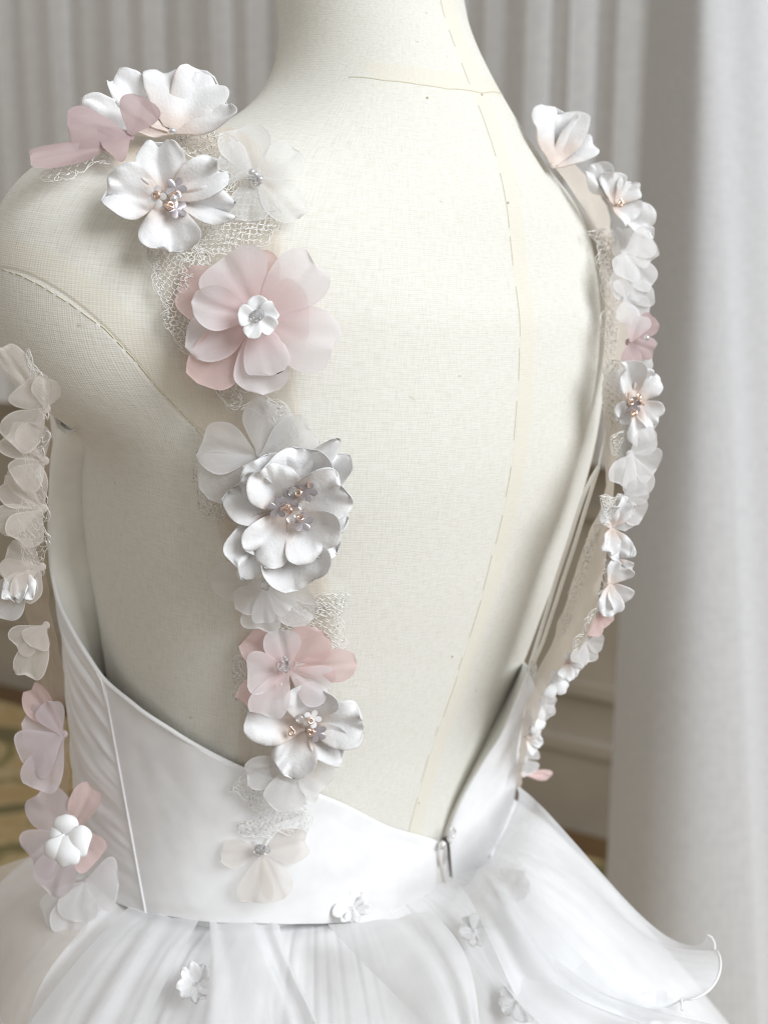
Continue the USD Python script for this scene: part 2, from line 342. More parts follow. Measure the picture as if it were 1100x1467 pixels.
wall = obj('wall', box_along(WA, WB, 0.0, 2.9, .1, -.1), 'wall_paint', smooth=False, kind='structure')
obj('baseboard', box_along(WA, WB, 0.0, .19, .022), 'wall_paint', wall, smooth=False)
obj('baseboard_cap', box_along(WA, WB, .1905, .215, .030), 'wall_paint', wall, smooth=False)
obj('chair_rail', box_along(WA, WB, .84, .885, .035), 'wall_paint', wall, smooth=False)
for k in range(5):
    a, b = WA + WD * (.15 + .92 * k), WA + WD * (.15 + .92 * k + .80)
    fr = [obj('panel_moulding', box_along(a, b, z, z + .028, .016), 'wall_paint', wall, smooth=False) for z in (.32, .72)]
    for c in (a, b - WD * .028):
        obj('panel_moulding', box_along(c, c + WD * .028, .3485, .7195, .015), 'wall_paint', wall, smooth=False)
obj('floor', (np.array([[-4, -3, 0], [4, -3, 0], [4, 5, 0], [-4, 5, 0.]]), np.array([[0, 1, 2, 3]])), 'brown_wood', smooth=False, kind='structure')
r0, r1 = WA + WN * .14, WB + WN * .14
rg = trimesh.creation.box([1, 1, 1])
c4 = [r0, r1, r1 + WN * 2.6, r0 + WN * 2.6]
rug = obj('rug', (np.array([(x[0], x[1], z) for z in (.002, .012) for x in c4]), np.array([[3, 2, 1, 0], [4, 5, 6, 7], [0, 1, 5, 4], [1, 2, 6, 5], [2, 3, 7, 6], [3, 0, 4, 7]])), 'rug_wool', smooth=False,
          label='tan woven rug with olive pattern on the floor behind the gown', cat='rug')

def hanging(name, line, z0, z1, mat, label, cat, thick=.003, flare=None, rows=14):
    """A curtain: a plan line (n,2) hung from z1 to z0; flare(line, f) bends it towards the hem."""
    line = np.asarray(line, float)
    rowsP = []
    zs = np.linspace(z1, z0, rows)
    for z in zs:
        f = (z1 - z) / (z1 - z0)
        L2 = flare(line, f) if flare else line
        rowsP.append(np.c_[L2, np.full(len(L2), z)])
    G = np.array(rowsP)
    du = np.gradient(G, axis=1); dz = np.gradient(G, axis=0)
    n = np.cross(du, dz); n /= np.linalg.norm(n, axis=-1, keepdims=True)
    arc = np.r_[0, np.cumsum(np.linalg.norm(np.diff(line, axis=0), axis=1))]
    uv1 = np.stack([np.broadcast_to(arc, (rows, len(arc))), np.broadcast_to(zs[:, None], (rows, len(arc)))], -1).reshape(-1, 2)
    V, Fq = solid(G, n, thick)
    return obj(name, (V, Fq), mat, None, smooth=True, uv=np.vstack([uv1, uv1]), label=label, cat=cat)
def solid(G, n, th):
    """Thickens a grid (r,c,3) along its normals."""
    r, c = G.shape[:2]
    a, b = (G + n * th / 2).reshape(-1, 3), (G - n * th / 2).reshape(-1, 3)
    f = grid_faces(r, c); o = r * c
    idx = np.arange(o).reshape(r, c)
    ring = np.r_[idx[0], idx[1:, -1], idx[-1, ::-1][1:], idx[::-1, 0][1:]]
    e = np.stack([ring[:-1], ring[:-1] + o, ring[1:] + o, ring[1:]], 1)
    return np.vstack([a, b]), np.vstack([f, f[:, ::-1] + o, e])
def grid_normals(G):
    n = np.cross(np.gradient(G, axis=1), np.gradient(G, axis=0))
    return n / np.maximum(np.linalg.norm(n, axis=-1, keepdims=True), 1e-12)

# pleated curtain in front of the wall, ending at the chair rail
s_ = np.linspace(0, 1, 620)
arc = s_ * 2.62
ph = arc / .092 * 2 * np.pi + 1.2 * np.sin(arc * 2.1)
dep = .0075 * np.sign(np.sin(ph)) * np.abs(np.sin(ph)) ** .8 + .006 * np.sin(ph * .37 + 1)
along = arc + .010 * np.sin(2 * ph + .8)
C0 = WA + WD * .95 + WN * .13
hanging('pleated_curtain', C0 + along[:, None] * WD + dep[:, None] * WN, .86, 2.85, 'pleated_cloth', 'soft grey white curtain in narrow upright pleats behind the neck of the form', 'curtain', rows=3)
# near curtain at the right: a shaded return and a lit front that flares towards the hem
def near_flare(L, f):
    q = L.copy()
    q[:, 0] += (f - .45) * (-.03 + .33 * np.clip((L[:, 0] - .295) / .03, 0, 1))
    q[:, 1] += .010 * np.sin(L[:, 0] * 62 + 1.2 * f) * np.clip((L[:, 0] - .34) / .06, 0, 1) - (f - .45) * .05 * np.sin(L[:, 0] * 30)
    return q
key = np.array([[.296, .84], [.2965, .79], [.299, .74], [.306, .70], [.318, .68], [.335, .68], [.37, .69], [.43, .705], [.50, .725], [.58, .76], [.70, .82], [.80, .86], [.95, .95]])
tt = np.r_[0, np.cumsum(np.linalg.norm(np.diff(key, axis=0), axis=1))]
nl = CubicSpline(tt, key)(np.linspace(0, tt[-1], 160))
hanging('window_curtain', nl, .02, 2.85, 'curtain_linen', 'heavy white linen curtain hanging close by at the right edge', 'curtain', thick=.002, flare=near_flare, rows=30)

# ------------------------------------------------------------------ dress form
form = thing('dress_form', 'cream linen dress form with armless shoulders wearing the white gown', 'dress form')
P, Q = surface_nets(body, np.array([-.23, -.18, -.11]), np.array([.23, .16, .56]), .0035)
P = to_surface(P, n=4)
Q = Q[:, ::-1]
NB = body_normal(P)
UVB = np.stack([np.arctan2(-P[:, 0], P[:, 1]) * .135, P[:, 2]], -1)
aw = [hit(x, y) for x, y in ((0, 385), (150, 470), (290, 620))]
an = np.cross(aw[1] - aw[0], aw[2] - aw[0]); an /= np.linalg.norm(an)
if an[0] > 0: an = -an                                   # points out of the left shoulder
nk = [hit(x, y) for x, y in ((500, 110), (600, 121), (690, 133))]
nn = np.cross(nk[1] - nk[0], nk[2] - nk[0]); nn /= np.linalg.norm(nn)
if nn[2] < 0: nn = -nn
def seam_dist(p):
    """Signed distances to the centre back, neck and armhole seams, and how far a point lies past each seam's end."""
    cbk = p[..., 0] + .0025
    neck = (p - nk[0]) @ nn
    m = p.copy(); m[..., 0] = -np.abs(m[..., 0])
    arm = -((m - aw[0]) @ an)
    pen = np.stack([np.clip(-p[..., 1], 0, 1) * 2, np.clip(-.050 - p[..., 0], 0, 1), np.clip(.205 - m[..., 2], 0, 1) + np.clip(m[..., 0] + .110, 0, 1)], -1)
    return np.stack([cbk, neck, arm, np.where(pen[..., 2] > .004, .2, arm)], -1), pen
SD, PEN = seam_dist(P)
cen = SD[Q].mean(1); pc = P[Q].mean(1)
part = np.where(cen[:, 1] > 0, 0, np.where(cen[:, 3] < 0, np.where(pc[:, 0] < 0, 1, 2), np.where(pc[:, 1] < -.005, 5, np.where(pc[:, 0] < -.0025, 3, 4))))
for k, nm in enumerate(('neck', 'arm_cap', 'arm_cap', 'back_panel', 'back_panel', 'front_panel')):
    f = Q[part == k]
    u, inv = np.unique(f, return_inverse=True)
    m = obj(nm, (to_world(P[u]), inv.reshape(-1, 4)), 'linen', form, normals=dir_world(NB[u]), uv=P[u][:, 1:] if nm == 'arm_cap' else UVB[u])
    UsdGeom.PrimvarsAPI(m).CreatePrimvar('clearance', Sdf.ValueTypeNames.Float3Array, 'vertex').Set(Vt.Vec3fArray.FromNumpy(PEN[u].astype(np.float32)))
    UsdGeom.PrimvarsAPI(m).CreatePrimvar('seam', Sdf.ValueTypeNames.Float3Array, 'vertex').Set(Vt.Vec3fArray.FromNumpy(SD[u][:, :3].astype(np.float32)))
# the seam threads: short dashes lying in the grooves
def surf_line(pts, off, n=8):
    p = np.vstack([np.linspace(pts[i], pts[i + 1], n)[: n if i == len(pts) - 2 else n - 1] for i in range(len(pts) - 1)])
    return to_surface(np.asarray(p), off)
def cb_point(z):
    p = np.array([-.0025, .16, z])
    for _ in range(40): p = p - np.array([0, 1, 0]) * body(p) * .7
    return p
cbl = np.array([cb_point(z) for z in np.linspace(.005, .47, 240)])
dash = []
i = 6
while i < 232:
    n = int(RNG.integers(4, 15))
    seg = cbl[i:i + n].copy()
    if len(seg) > 3: dash.append(to_world(to_surface(seg + np.array([.0006, 0, 0]) * RNG.normal(size=1), .00005)))
    i += n + int(RNG.integers(1, 7))
obj('seam_stitching', tubes(dash, .00023, 4), 'seam_thread', form)
nkl = np.array([hit(x, y) for x, y in ((500, 110), (550, 115), (600, 121), (640, 127), (690, 133), (722, 135))])
nkl = surf_line(nkl, .0, 10)
obj('seam_stitching', tubes([to_world(nkl)], .0003, 4), 'seam_thread', form)
arl = surf_line(np.array([hit(x, y) for x, y in ((2, 385), (30, 394), (60, 409), (100, 434), (150, 470), (190, 511), (230, 560), (262, 592), (290, 625), (310, 665))]), .0, 10)
seg, i = [], 0
while i < len(arl) - 4:
    n = int(RNG.integers(3, 6)); seg.append(to_world(arl[i:i + n])); i += n
obj('seam_stitching', tubes(seg, .00032, 4), 'seam_thread', form)
def pill(p, r):
    s = trimesh.creation.icosphere(1, r); s.apply_translation(p); return s
kn = [pill(to_world(to_surface(hit(x, y), .0003)), .0006) for x, y in ((690, 135), (727, 290), (648, 940), (612, 140), (600, 1150))]
obj('thread_knot', trimesh.util.concatenate(kn), 'seam_thread', form)

# ------------------------------------------------------------------ gown: bodice
gown = thing('wedding_gown', 'white satin and organza bridal gown with an open back and sewn on blossoms', 'gown')
def rp(px, py, depth):
    d = ray(px, py)
    return to_form(CAM + d * depth / (d @ FWD))
def depth_of(p):
    return float((to_world(p) - CAM) @ FWD)
def curve3(pts, n):
    pts = np.asarray(pts, float)
    pts = pts[np.r_[True, np.linalg.norm(np.diff(pts, axis=0), axis=1) > 1e-6]]
    t = np.r_[0, np.cumsum(np.linalg.norm(np.diff(pts, axis=0), axis=1))]
    return PchipInterpolator(t, pts)(np.linspace(0, t[-1], n))
def patch(E, B, n, m, o0, o1, keep=True, bulge=0.0):
    """Cloth between two curves, kept at least o0 (top) to o1 (bottom) off the body."""
    e, b = curve3(E, n), curve3(B, n)
    t = np.linspace(0, 1, m)[None, :, None]
    G = e[:, None] * (1 - t) + b[:, None] * t
    if keep:
        for _ in range(6):
            want = (o0 * (1 - t) + o1 * t)[..., 0] * np.ones(G.shape[:2])
            d = body(G); low = d < want
            g = body_grad(G)
            G = np.where(low[..., None], G - g * ((d - want) / np.maximum((g ** 2).sum(-1), 1e-6))[..., None], G)
    if bulge: G = G + body_normal(G) * bulge * np.sin(np.pi * t)
    return G
def sheet(name, G, mat, parent=None, th=0.0, **kw):
    n = grid_normals(G); r, c = G.shape[:2]
    uv = np.stack(np.meshgrid(np.linspace(0, 1, r), np.linspace(0, 1, c), indexing='ij'), -1).reshape(-1, 2)
    if th:
        V, F = solid(to_world(G), grid_normals(to_world(G)), th)
        return obj(name, (V, F), mat, parent if parent is not None else gown, smooth=50, **kw)
    return obj(name, (to_world(G).reshape(-1, 3), grid_faces(r, c)), mat, parent if parent is not None else gown, smooth=True, uv=uv, **kw)
def piping(name, pts, r, mat, n=60):
    return obj(name, tubes([to_world(curve3(pts, n))], r, 8), mat, gown)
def polar(th, z, off):
    th = math.radians(th)
    d = np.array([-math.sin(th), math.cos(th), 0]); c = np.array([0, 0, z]); t = .02
    for _ in range(60): t += (off - float(body(c + d * t))) * .8
    return c + d * t
WO = .011                                                # how far the waist seam stands off the body
wl = lambda *ths: [polar(t, -.014 + .004 * math.sin(math.radians(t)), WO) for t in ths]
E_back = [hit(x, y, o) for x, y, o in ((626, 1208, .004), (600, 1200, .004), (560, 1189, .004), (480, 1150, .004), (410, 1124, .004), (340, 1099, .004), (250, 1050, .005), (195, 1013, .006), (150, 975, .007))]
B_back = [hit(x, y, WO) for x, y in ((622, 1291), (600, 1303), (550, 1315), (500, 1321), (420, 1323), (350, 1322), (270, 1317), (210, 1308))]
def creased(G, amp, fu, fv, sd):
    n, m = G.shape[:2]
    uu, vv = np.meshgrid(np.linspace(0, fu, n), np.linspace(0, fv, m), indexing='ij')
    d = meshkit.fbm(np.stack([uu, vv, uu * 0 + sd], -1), 3, sd) - .5
    fade = np.clip(np.minimum(np.linspace(0, 1, n), np.linspace(1, 0, n)) * 12, 0, 1)[:, None]
    return G + body_normal(G) * (amp * 2 * d * fade)[..., None]
GB = patch(E_back, B_back, 110, 50, .005, WO)
sheet('back_bodice', creased(GB, .0009, 6, 3, 3), 'satin', th=.0012)
d0 = depth_of(E_back[-1])
E_side = [E_back[-1]] + [rp(x, y, d0 + k) for x, y, k in ((126, 941, .006), (104, 904, .012), (86, 866, .017), (76, 825, .020), (72, 780, .022), (72, 730, .024), (75, 680, .026), (82, 640, .028), (92, 605, .031), (106, 572, .036))]
B_side = [B_back[-1], hit(165, 1292, WO), hit(125, 1265, WO), polar(128, -.012, .016)]
sheet('side_bodice', creased(patch(E_side, B_side, 70, 80, .008, WO), .0016, 2, 22, 5), 'satin', th=.0012)
E_front = [E_side[-1], np.array([-.12, -.125, .262]), np.array([-.05, -.14, .225]), np.array([.05, -.14, .225]), np.array([.13, -.12, .25])]
B_front = [B_side[-1]] + wl(150, 180, 210)
sheet('front_bodice', patch(E_front, B_front, 50, 24, .010, WO), 'satin', th=.0012)
E_right = [hit(643, 1196, .006), hit(652, 1170, .007), hit(662, 1147, .008), hit(690, 1098, .011), hit(720, 1050, .014), hit(742, 1000, .017), hit(757, 962, .019)]
B_right = [hit(651, 1288, WO), hit(665, 1262, WO), hit(690, 1236, .013), hit(714, 1203, .014), hit(730, 1172, .015), hit(737, 1140, .016), hit(740, 1120, .018)]
sheet('back_bodice', creased(patch(E_right, B_right, 60, 40, .006, WO), .0009, 3, 3, 7), 'satin', th=.0012)
E_far = [E_right[-1], polar(-52, .075, .020), polar(-75, .075, .018), polar(-105, .15, .014), polar(-130, .22, .012), np.array([.13, -.12, .25])]
B_far = [B_right[-1]] + wl(-85, -110, -130, -150)
sheet('side_bodice', patch(E_far, B_far, 40, 16, .010, WO), 'satin', th=.0012)
piping('neckline_piping', E_back + E_side[1:], np.r_[np.full(70, .0013), np.linspace(.0013, .0026, 20), np.full(50, .0026)], 'satin', 140)
piping('neckline_piping', E_right, .0010, 'satin')
sm = GB[-1] + body_normal(GB[-1]) * .0007
obj('princess_seam', tubes([to_world(sm)], .0007, 6), 'satin', gown)
# lining that shows inside the loose edges
lin_r = [hit(x, y, -.002) for x, y in ((152, 965), (146, 905), (136, 850), (130, 790), (126, 720), (128, 660), (128, 572))]
sheet('lining', patch([E_back[-1], *E_side[1:-1], E_side[-1]], lin_r, 50, 12, .001, -.002, bulge=.008), 'lining')
lin_q = [hit(x, y, -.002) for x, y in ((630, 1203), (645, 1160), (660, 1128), (686, 1075), (708, 1030), (730, 985), (747, 948))]
sheet('lining', patch(E_right, lin_q, 40, 8, .001, -.002), 'lining')
# zip
zt = patch([hit(x, 1207, .0035) for x in (622, 634, 648)], [hit(x, 1302, .0095) for x in (616, 637, 657)], 8, 14, .0035, .009)
zp = sheet('zip', zt, 'zip_tape', th=.0006)
def lozenge(c, up, out, l, w, t):
    side = np.cross(up, out)
    s = trimesh.creation.icosphere(2, 1.0); v = s.vertices
    sh = 1 - .35 * v[:, 1:2]
    return (c + side * v[:, :1] * w * sh + up * v[:, 1:2] * l + out * v[:, 2:] * t), s.faces
zc, zn = hit(637, 1226, .0135), None
zn = dir_world(body_normal(zc)); upw = np.array([0.05, 0, 1.0]); upw -= zn * (upw @ zn); upw /= np.linalg.norm(upw)
obj('pull_tab', lozenge(to_world(zc), upw, zn, .0058, .0018, .0011), 'zip_metal', zp)
z2 = hit(634, 1211, .0105)
obj('slider', lozenge(to_world(z2), upw, zn, .0026, .0028, .0020), 'zip_metal', zp)
teeth = [lozenge(to_world(hit(635 + .09 * (y - 1230), y, .0115)), upw, zn, .0004, .0011, .0007) for y in range(1232, 1300, 4)]
obj('zip_teeth', trimesh.util.concatenate([trimesh.Trimesh(*t, process=False) for t in teeth]), 'zip_tape', zp)
hk = [hit(x, y, o) for x, y, o in ((646, 1207, .011), (642, 1197, .0125), (646, 1187, .012), (652, 1192, .0115), (648, 1200, .0125))]
obj('hook', tubes([to_world(curve3(hk, 20))], .0007, 6), 'zip_metal', zp)

# ------------------------------------------------------------------ gown: straps of tulle, cord loop
def strip(name, left, right, off, mat, n=60, m=10, wob=0.0):
    l = curve3([hit(*p) if len(p) == 3 else hit(*p, off) for p in left], n); r = curve3([hit(*p) if len(p) == 3 else hit(*p, off) for p in right], n)
    t = np.linspace(0, 1, m)[None, :, None]
    G = l[:, None] * (1 - t) + r[:, None] * t
    for _ in range(4):
        d = body(G); g = body_grad(G)
        low = d < off
        G = np.where(low[..., None], G - g * (d - off)[..., None], G)
    if wob: G = G + body_normal(G) * ((meshkit.noise(G * 90, 3) - .3) * wob)[..., None]
    return sheet(name, G, mat)
strap = strip('strap', [(118, 205), (165, 235), (205, 300), (228, 400), (258, 520), (290, 640), (315, 760), (335, 870), (345, 980), (340, 1085), (338, 1200), (345, 1280)],
              [(330, 182), (395, 262), (405, 335), (408, 410), (415, 500), (428, 580), (440, 680), (455, 780), (478, 880), (470, 1000), (455, 1120), (425, 1220), (405, 1275)], .0014, 'tulle', wob=.002)
strap_r = strip('strap', [(786, 232, .0008), (812, 270, .0008), (836, 310, .0008), (852, 362, .001), (862, 430, .0012), (864, 500, .002), (862, 570, .004), (866, 631, .010), (857, 733, .016), (831, 791, .016), (796, 898, .017), (762, 981, .018), (749, 1032, .018), (738, 1133, .018)],
                [(812, 222, .004), (846, 266, .006), (872, 315, .008), (890, 380, .009), (900, 450, .010), (900, 520, .012), (890, 600, .018), (878, 700, .026), (870, 760, .034), (862, 820, .04), (852, 880, .045), (836, 917, .046), (811, 954, .04), (778, 1008, .032), (756, 1063, .026), (745, 1133, .02)], .002, 'strap_tulle', wob=.003)
strip('strap', [(62, 560, .022), (48, 650, .026), (34, 760, .03), (36, 850, .03), (48, 930, .028), (58, 1000, .026), (66, 1080, .024), (70, 1150, .022)],
      [(86, 604, .024), (70, 690, .028), (66, 800, .030), (76, 880, .028), (92, 960, .024), (98, 1030, .022), (100, 1110, .020), (98, 1180, .020)], .008, 'tulle', wob=.004)
for k, (dx, r) in enumerate(((-4, .0011), (4, .0011))):
    pts = [(765, 962, .016), (764 + dx * .6, 945, .017), (774 + dx, 918, .016), (797 + dx * 1.2, 845, .014), (823 + dx * 1.2, 765, .013), (842 + dx, 705, .012), (857, 669, .012)]
    piping('cord_loop', [hit(*p) for p in pts], r, 'cord')
piping('cord_loop', [hit(*p) for p in ((857, 669, .012), (862, 645, .011), (869, 615, .009))], .0007, 'cord')
ey = [hit(x, y, .021) for x, y in ((762, 968), (758, 958), (762, 947), (768, 956), (765, 968))]
obj('eyelet', tubes([to_world(curve3(ey, 24))], .0006, 6), 'zip_metal', gown)

# ------------------------------------------------------------------ gown: skirt
thn = np.radians(np.linspace(-180, 180, 721))
wb = np.array([polar(math.degrees(t), -.015, WO) for t in thn[::6]])
wb = CubicSpline(thn[::6], wb)(thn)
Wp = to_world(wb); out = dir_world(np.stack([-np.sin(thn), np.cos(thn), 0 * thn], -1)); out[:, 2] = 0
out /= np.linalg.norm(out, axis=1, keepdims=True)
hs = np.r_[-.026, -.012, 0, .004, .009, np.linspace(.016, .30, 40)]
cir = np.c_[np.cos(thn), np.sin(thn)]
def wrinkle(fr, sd):
    v = meshkit.noise(np.c_[cir * fr, np.full(len(thn), sd * 7.3)], sd) - .5
    return v / np.abs(v).max()
fold = wrinkle(4.6, 3) + .35 * wrinkle(9.0, 5)
fold2 = wrinkle(26.0, 8) + .6 * wrinkle(44.0, 9)
fold2 = np.sign(fold2) * np.abs(fold2) ** .7
fold3 = wrinkle(2.6, 11)
rowsS = []
for h in hs:
    f = .030 * (1 - math.exp(-h / .018)) + .70 * h
    amp = .0012 + .10 * min(h, .14)
    rr = f + amp * fold * .8 + (.0050 + .006 * h) * fold2 * math.exp(-h / .03) + .12 * h * fold3
    if h <= 0: rr = rr * 0 - .010
    rowsS.append(Wp + out * rr[:, None] - np.array([0, 0, h]))
G = np.array(rowsS)
sheet('skirt', to_form(G).transpose(1, 0, 2), 'satin', th=.0008)
def free_patch(name, rows, mat='skirt_organza', n=40, m=30, rip=0.0, fr=30, seed=1, hem=True):
    """An organza flounce through control rows of (pixel x, pixel y, distance)."""
    A = np.array([[to_world(rp(*p)) for p in r] for r in rows])
    A = CubicSpline(np.linspace(0, 1, A.shape[0]), A, axis=0)(np.linspace(0, 1, n)) if len(A) > 3 else PchipInterpolator(np.linspace(0, 1, A.shape[0]), A, axis=0)(np.linspace(0, 1, n))
    A = CubicSpline(np.linspace(0, 1, A.shape[1]), A, axis=1)(np.linspace(0, 1, m))
    N = grid_normals(A)
    if rip:
        t = np.linspace(0, 1, m)[None, :]; s = np.linspace(0, 1, n)[:, None]
        A = A + N * (rip * (.3 + s) * np.sin(t * fr + 2 * np.sin(t * 6 + seed) + s * 1.5 + seed))[..., None]
    o = sheet(name, to_form(A), mat)
    if hem:
        obj('rolled_hem', tubes([A[-1][: int(m * .72)]], .0007, 6), 'satin', o)
    return o
DW = [depth_of(p) for p in B_right]
f0 = free_patch('flounce', [[(741, 1128, DW[6] + .01), (735, 1165, DW[5]), (718, 1205, DW[3] - .002), (692, 1240, DW[2] - .002), (660, 1270, DW[1] - .002)],
                       [(800, 1182, .74), (780, 1225, .70), (758, 1265, .67), (730, 1295, .65), (695, 1330, .64)],
                       [(895, 1285, .74), (872, 1320, .68), (845, 1360, .645), (800, 1400, .62), (740, 1430, .61)],
                       [(958, 1336, .73), (945, 1372, .68), (930, 1410, .645), (890, 1450, .62), (800, 1510, .60)],
                       [(1006, 1350, .70), (1030, 1386, .68), (1010, 1424, .66), (965, 1446, .64), (890, 1475, .62)]], rip=.0040, fr=17, n=60, m=60)
free_patch('flounce', [[(760, 1300, .655), (720, 1320, .65), (680, 1330, .64)], [(900, 1420, .63), (840, 1440, .61), (760, 1450, .60)], [(1000, 1450, .63), (1005, 1500, .61), (900, 1540, .59)]], rip=.003, fr=14, seed=4, hem=False)
free_patch('flounce', [[(470, 1326, .665), (540, 1320, .665), (612, 1306, .665)], [(540, 1400, .625), (610, 1385, .62), (672, 1378, .625)], [(605, 1467, .595), (650, 1470, .59), (690, 1467, .595)], [(650, 1540, .57), (680, 1540, .57), (705, 1540, .57)]], rip=.002, fr=9, seed=2)
free_patch('flounce', [[(285, 1318, .665), (235, 1312, .67), (185, 1300, .68)], [(240, 1400, .62), (180, 1390, .63), (120, 1370, .65)], [(205, 1467, .59), (130, 1470, .60), (60, 1450, .63)], [(170, 1540, .57), (80, 1540, .58), (20, 1520, .61)]], rip=.002, fr=9, seed=3)
free_patch('flounce', [[(400, 1324, .664), (345, 1324, .664), (300, 1320, .666)], [(425, 1400, .63), (370, 1400, .63), (300, 1398, .63)], [(455, 1467, .60), (390, 1470, .60), (290, 1467, .60)], [(470, 1540, .57), (390, 1540, .57), (280, 1540, .57)]], rip=.003, fr=16, seed=6, n=50, m=40)
free_patch('flounce', [[(135, 1205, .75), (140, 1245, .73), (150, 1285, .71)], [(70, 1222, .75), (85, 1290, .71), (105, 1350, .67)], [(-10, 1250, .75), (25, 1335, .70), (60, 1420, .64)], [(-60, 1300, .75), (-5, 1440, .69), (40, 1540, .61)]], 'beige_organza', rip=.002, fr=7, seed=5)

# ------------------------------------------------------------------ blossoms
def petal_mesh(C, X, Y, Z, L, Wd, style, rng, lift, base=.0):
    """A petal from C along X (length L, half width Wd), rising along Z. Returns (V, F, uv)."""
    fine = style in ('satin', 'big')
    n, m = (26, 19) if fine else (18, 13)
    if style in ('puff', 'mini'): n, m = 11, 9
    org = style == 'organza'
    s = np.linspace(0, 1, n)[:, None]; t = np.linspace(-1, 1, m)[None, :]
    s = s ** .85
    m0 = (.67 if org else .60) + rng.uniform(-.04, .04)
    b0 = .3 if style == 'puff' else .11 if org else .16
    wv = np.where(s < m0, b0 + (1 - b0) * np.sin(np.pi / 2 * s / m0) ** (1.45 if org else 1.15), np.sqrt(np.clip(1 - ((s - m0) / (1.0 - m0)) ** 2.4, 0, 1)))
    u_, t = t, np.broadcast_to(wv * t, (n, m))          # heights follow the true width, so that the tip stays clean
    notch = 1 - (.05 * rng.uniform(.2, 1) if style != 'puff' else 0) * np.exp(-(t / .22) ** 2) * s ** 6
    wob = 1 + .05 * np.sin(t * rng.uniform(2, 5) + rng.uniform(0, 6)) * s ** 3
    x = L * s * notch * wob; y = Wd * t * (1 + .06 * np.sin(s * 7 + rng.uniform(0, 6)))
    rho = np.clip(np.maximum(np.abs(u_) * np.clip(s * 2.2, 0, 1), s) , 0, 1)
    ang = np.arctan2(y / max(Wd, 1e-6), (x / L - .45))
    z = lift * L * (s - .25 * s ** 2)
    p1, p2, p3 = rng.uniform(0, 6.3, 3)
    if style in ('satin', 'big'):
        cup = rng.uniform(.2, .6)
        z = z + cup * Wd * (t ** 2) * np.sin(np.pi * np.clip(s, 0, .9)) - rng.uniform(.08, .2) * L * np.sin(np.pi * s) * np.exp(-((t - rng.uniform(-.25, .25)) / .3) ** 2)
        e = np.clip((rho - .62) / .38, 0, 1) ** 1.5
        z = z + L * e * (.10 * np.sin(ang * rng.choice([2, 3, 4]) + p1) + .06 * np.sin(ang * rng.uniform(5, 8) + p2))
        z = z - L * rng.uniform(.02, .13) * np.clip((s - .72) / .28, 0, 1) ** 2
        nz = meshkit.fbm(np.stack(np.broadcast_arrays(s * 3.2 + p1 * 9, t * 2.2 + p2 * 9, s * 0 + t * 0 + p3), -1), 3, 4) - .5
        z = z + L * (.05 + .16 * e) * nz
        fl_ = np.exp(-((ang - rng.uniform(-1.2, 1.2)) / .45) ** 2) * np.clip((rho - .55) / .45, 0, 1) ** 2
        z = z + L * rng.choice([-.16, .18]) * fl_ * (.4 if style == 'big' else 1); x = x - .12 * L * fl_ * np.clip(np.cos(ang), 0, 1); y = y * (1 - .10 * fl_)
        z = z + .035 * L * (1 - s) ** 1.2 * np.clip(s * 5, 0, 1) * np.cos(t * rng.uniform(5, 8) + p3)
    elif style == 'mini':
        z = z + .30 * Wd * t ** 2 * np.sin(np.pi * np.clip(s, 0, .9)) + .05 * L * np.sin(ang * 2 + p1) * np.clip((rho - .6) / .4, 0, 1) - .08 * L * np.exp(-(t / .25) ** 2) * np.sin(np.pi * s)
    elif style == 'puff':
        z = z - .35 * Wd * t ** 2 - .25 * L * s ** 3 + .12 * L * np.sin(np.pi * s)
    else:
        z = z + rng.uniform(-.10, .22) * Wd * t ** 2 * s - .05 * L * np.exp(-(t / .15) ** 2) * np.sin(np.pi * s) * rng.uniform(.2, 1.2)
        e = np.clip((rho - .5) / .5, 0, 1) ** 1.3
        z = z + L * e * (.045 * np.sin(ang * 2 + p1) + .02 * np.sin(ang * 4 + p2))
        z = z - L * rng.uniform(-.04, .10) * s ** 3
    z = z + base
    G = C + x[..., None] * X + y[..., None] * Y + z[..., None] * Z
    uv = np.stack([np.broadcast_to(s, (n, m)), np.broadcast_to(u_, (n, m))], -1).reshape(-1, 2)
    th = {'satin': .0006, 'big': .0007, 'puff': .0011, 'mini': .0007}.get(style, 0)
    if th:
        V, F = solid(G, grid_normals(G), th)
        return V, F, np.vstack([uv, uv])
    return G.reshape(-1, 3), grid_faces(n, m), uv
def plane_hit(px, py, C, N):
    d = ray(px, py)
    return CAM + d * (((C - CAM) @ N) / (d @ N))
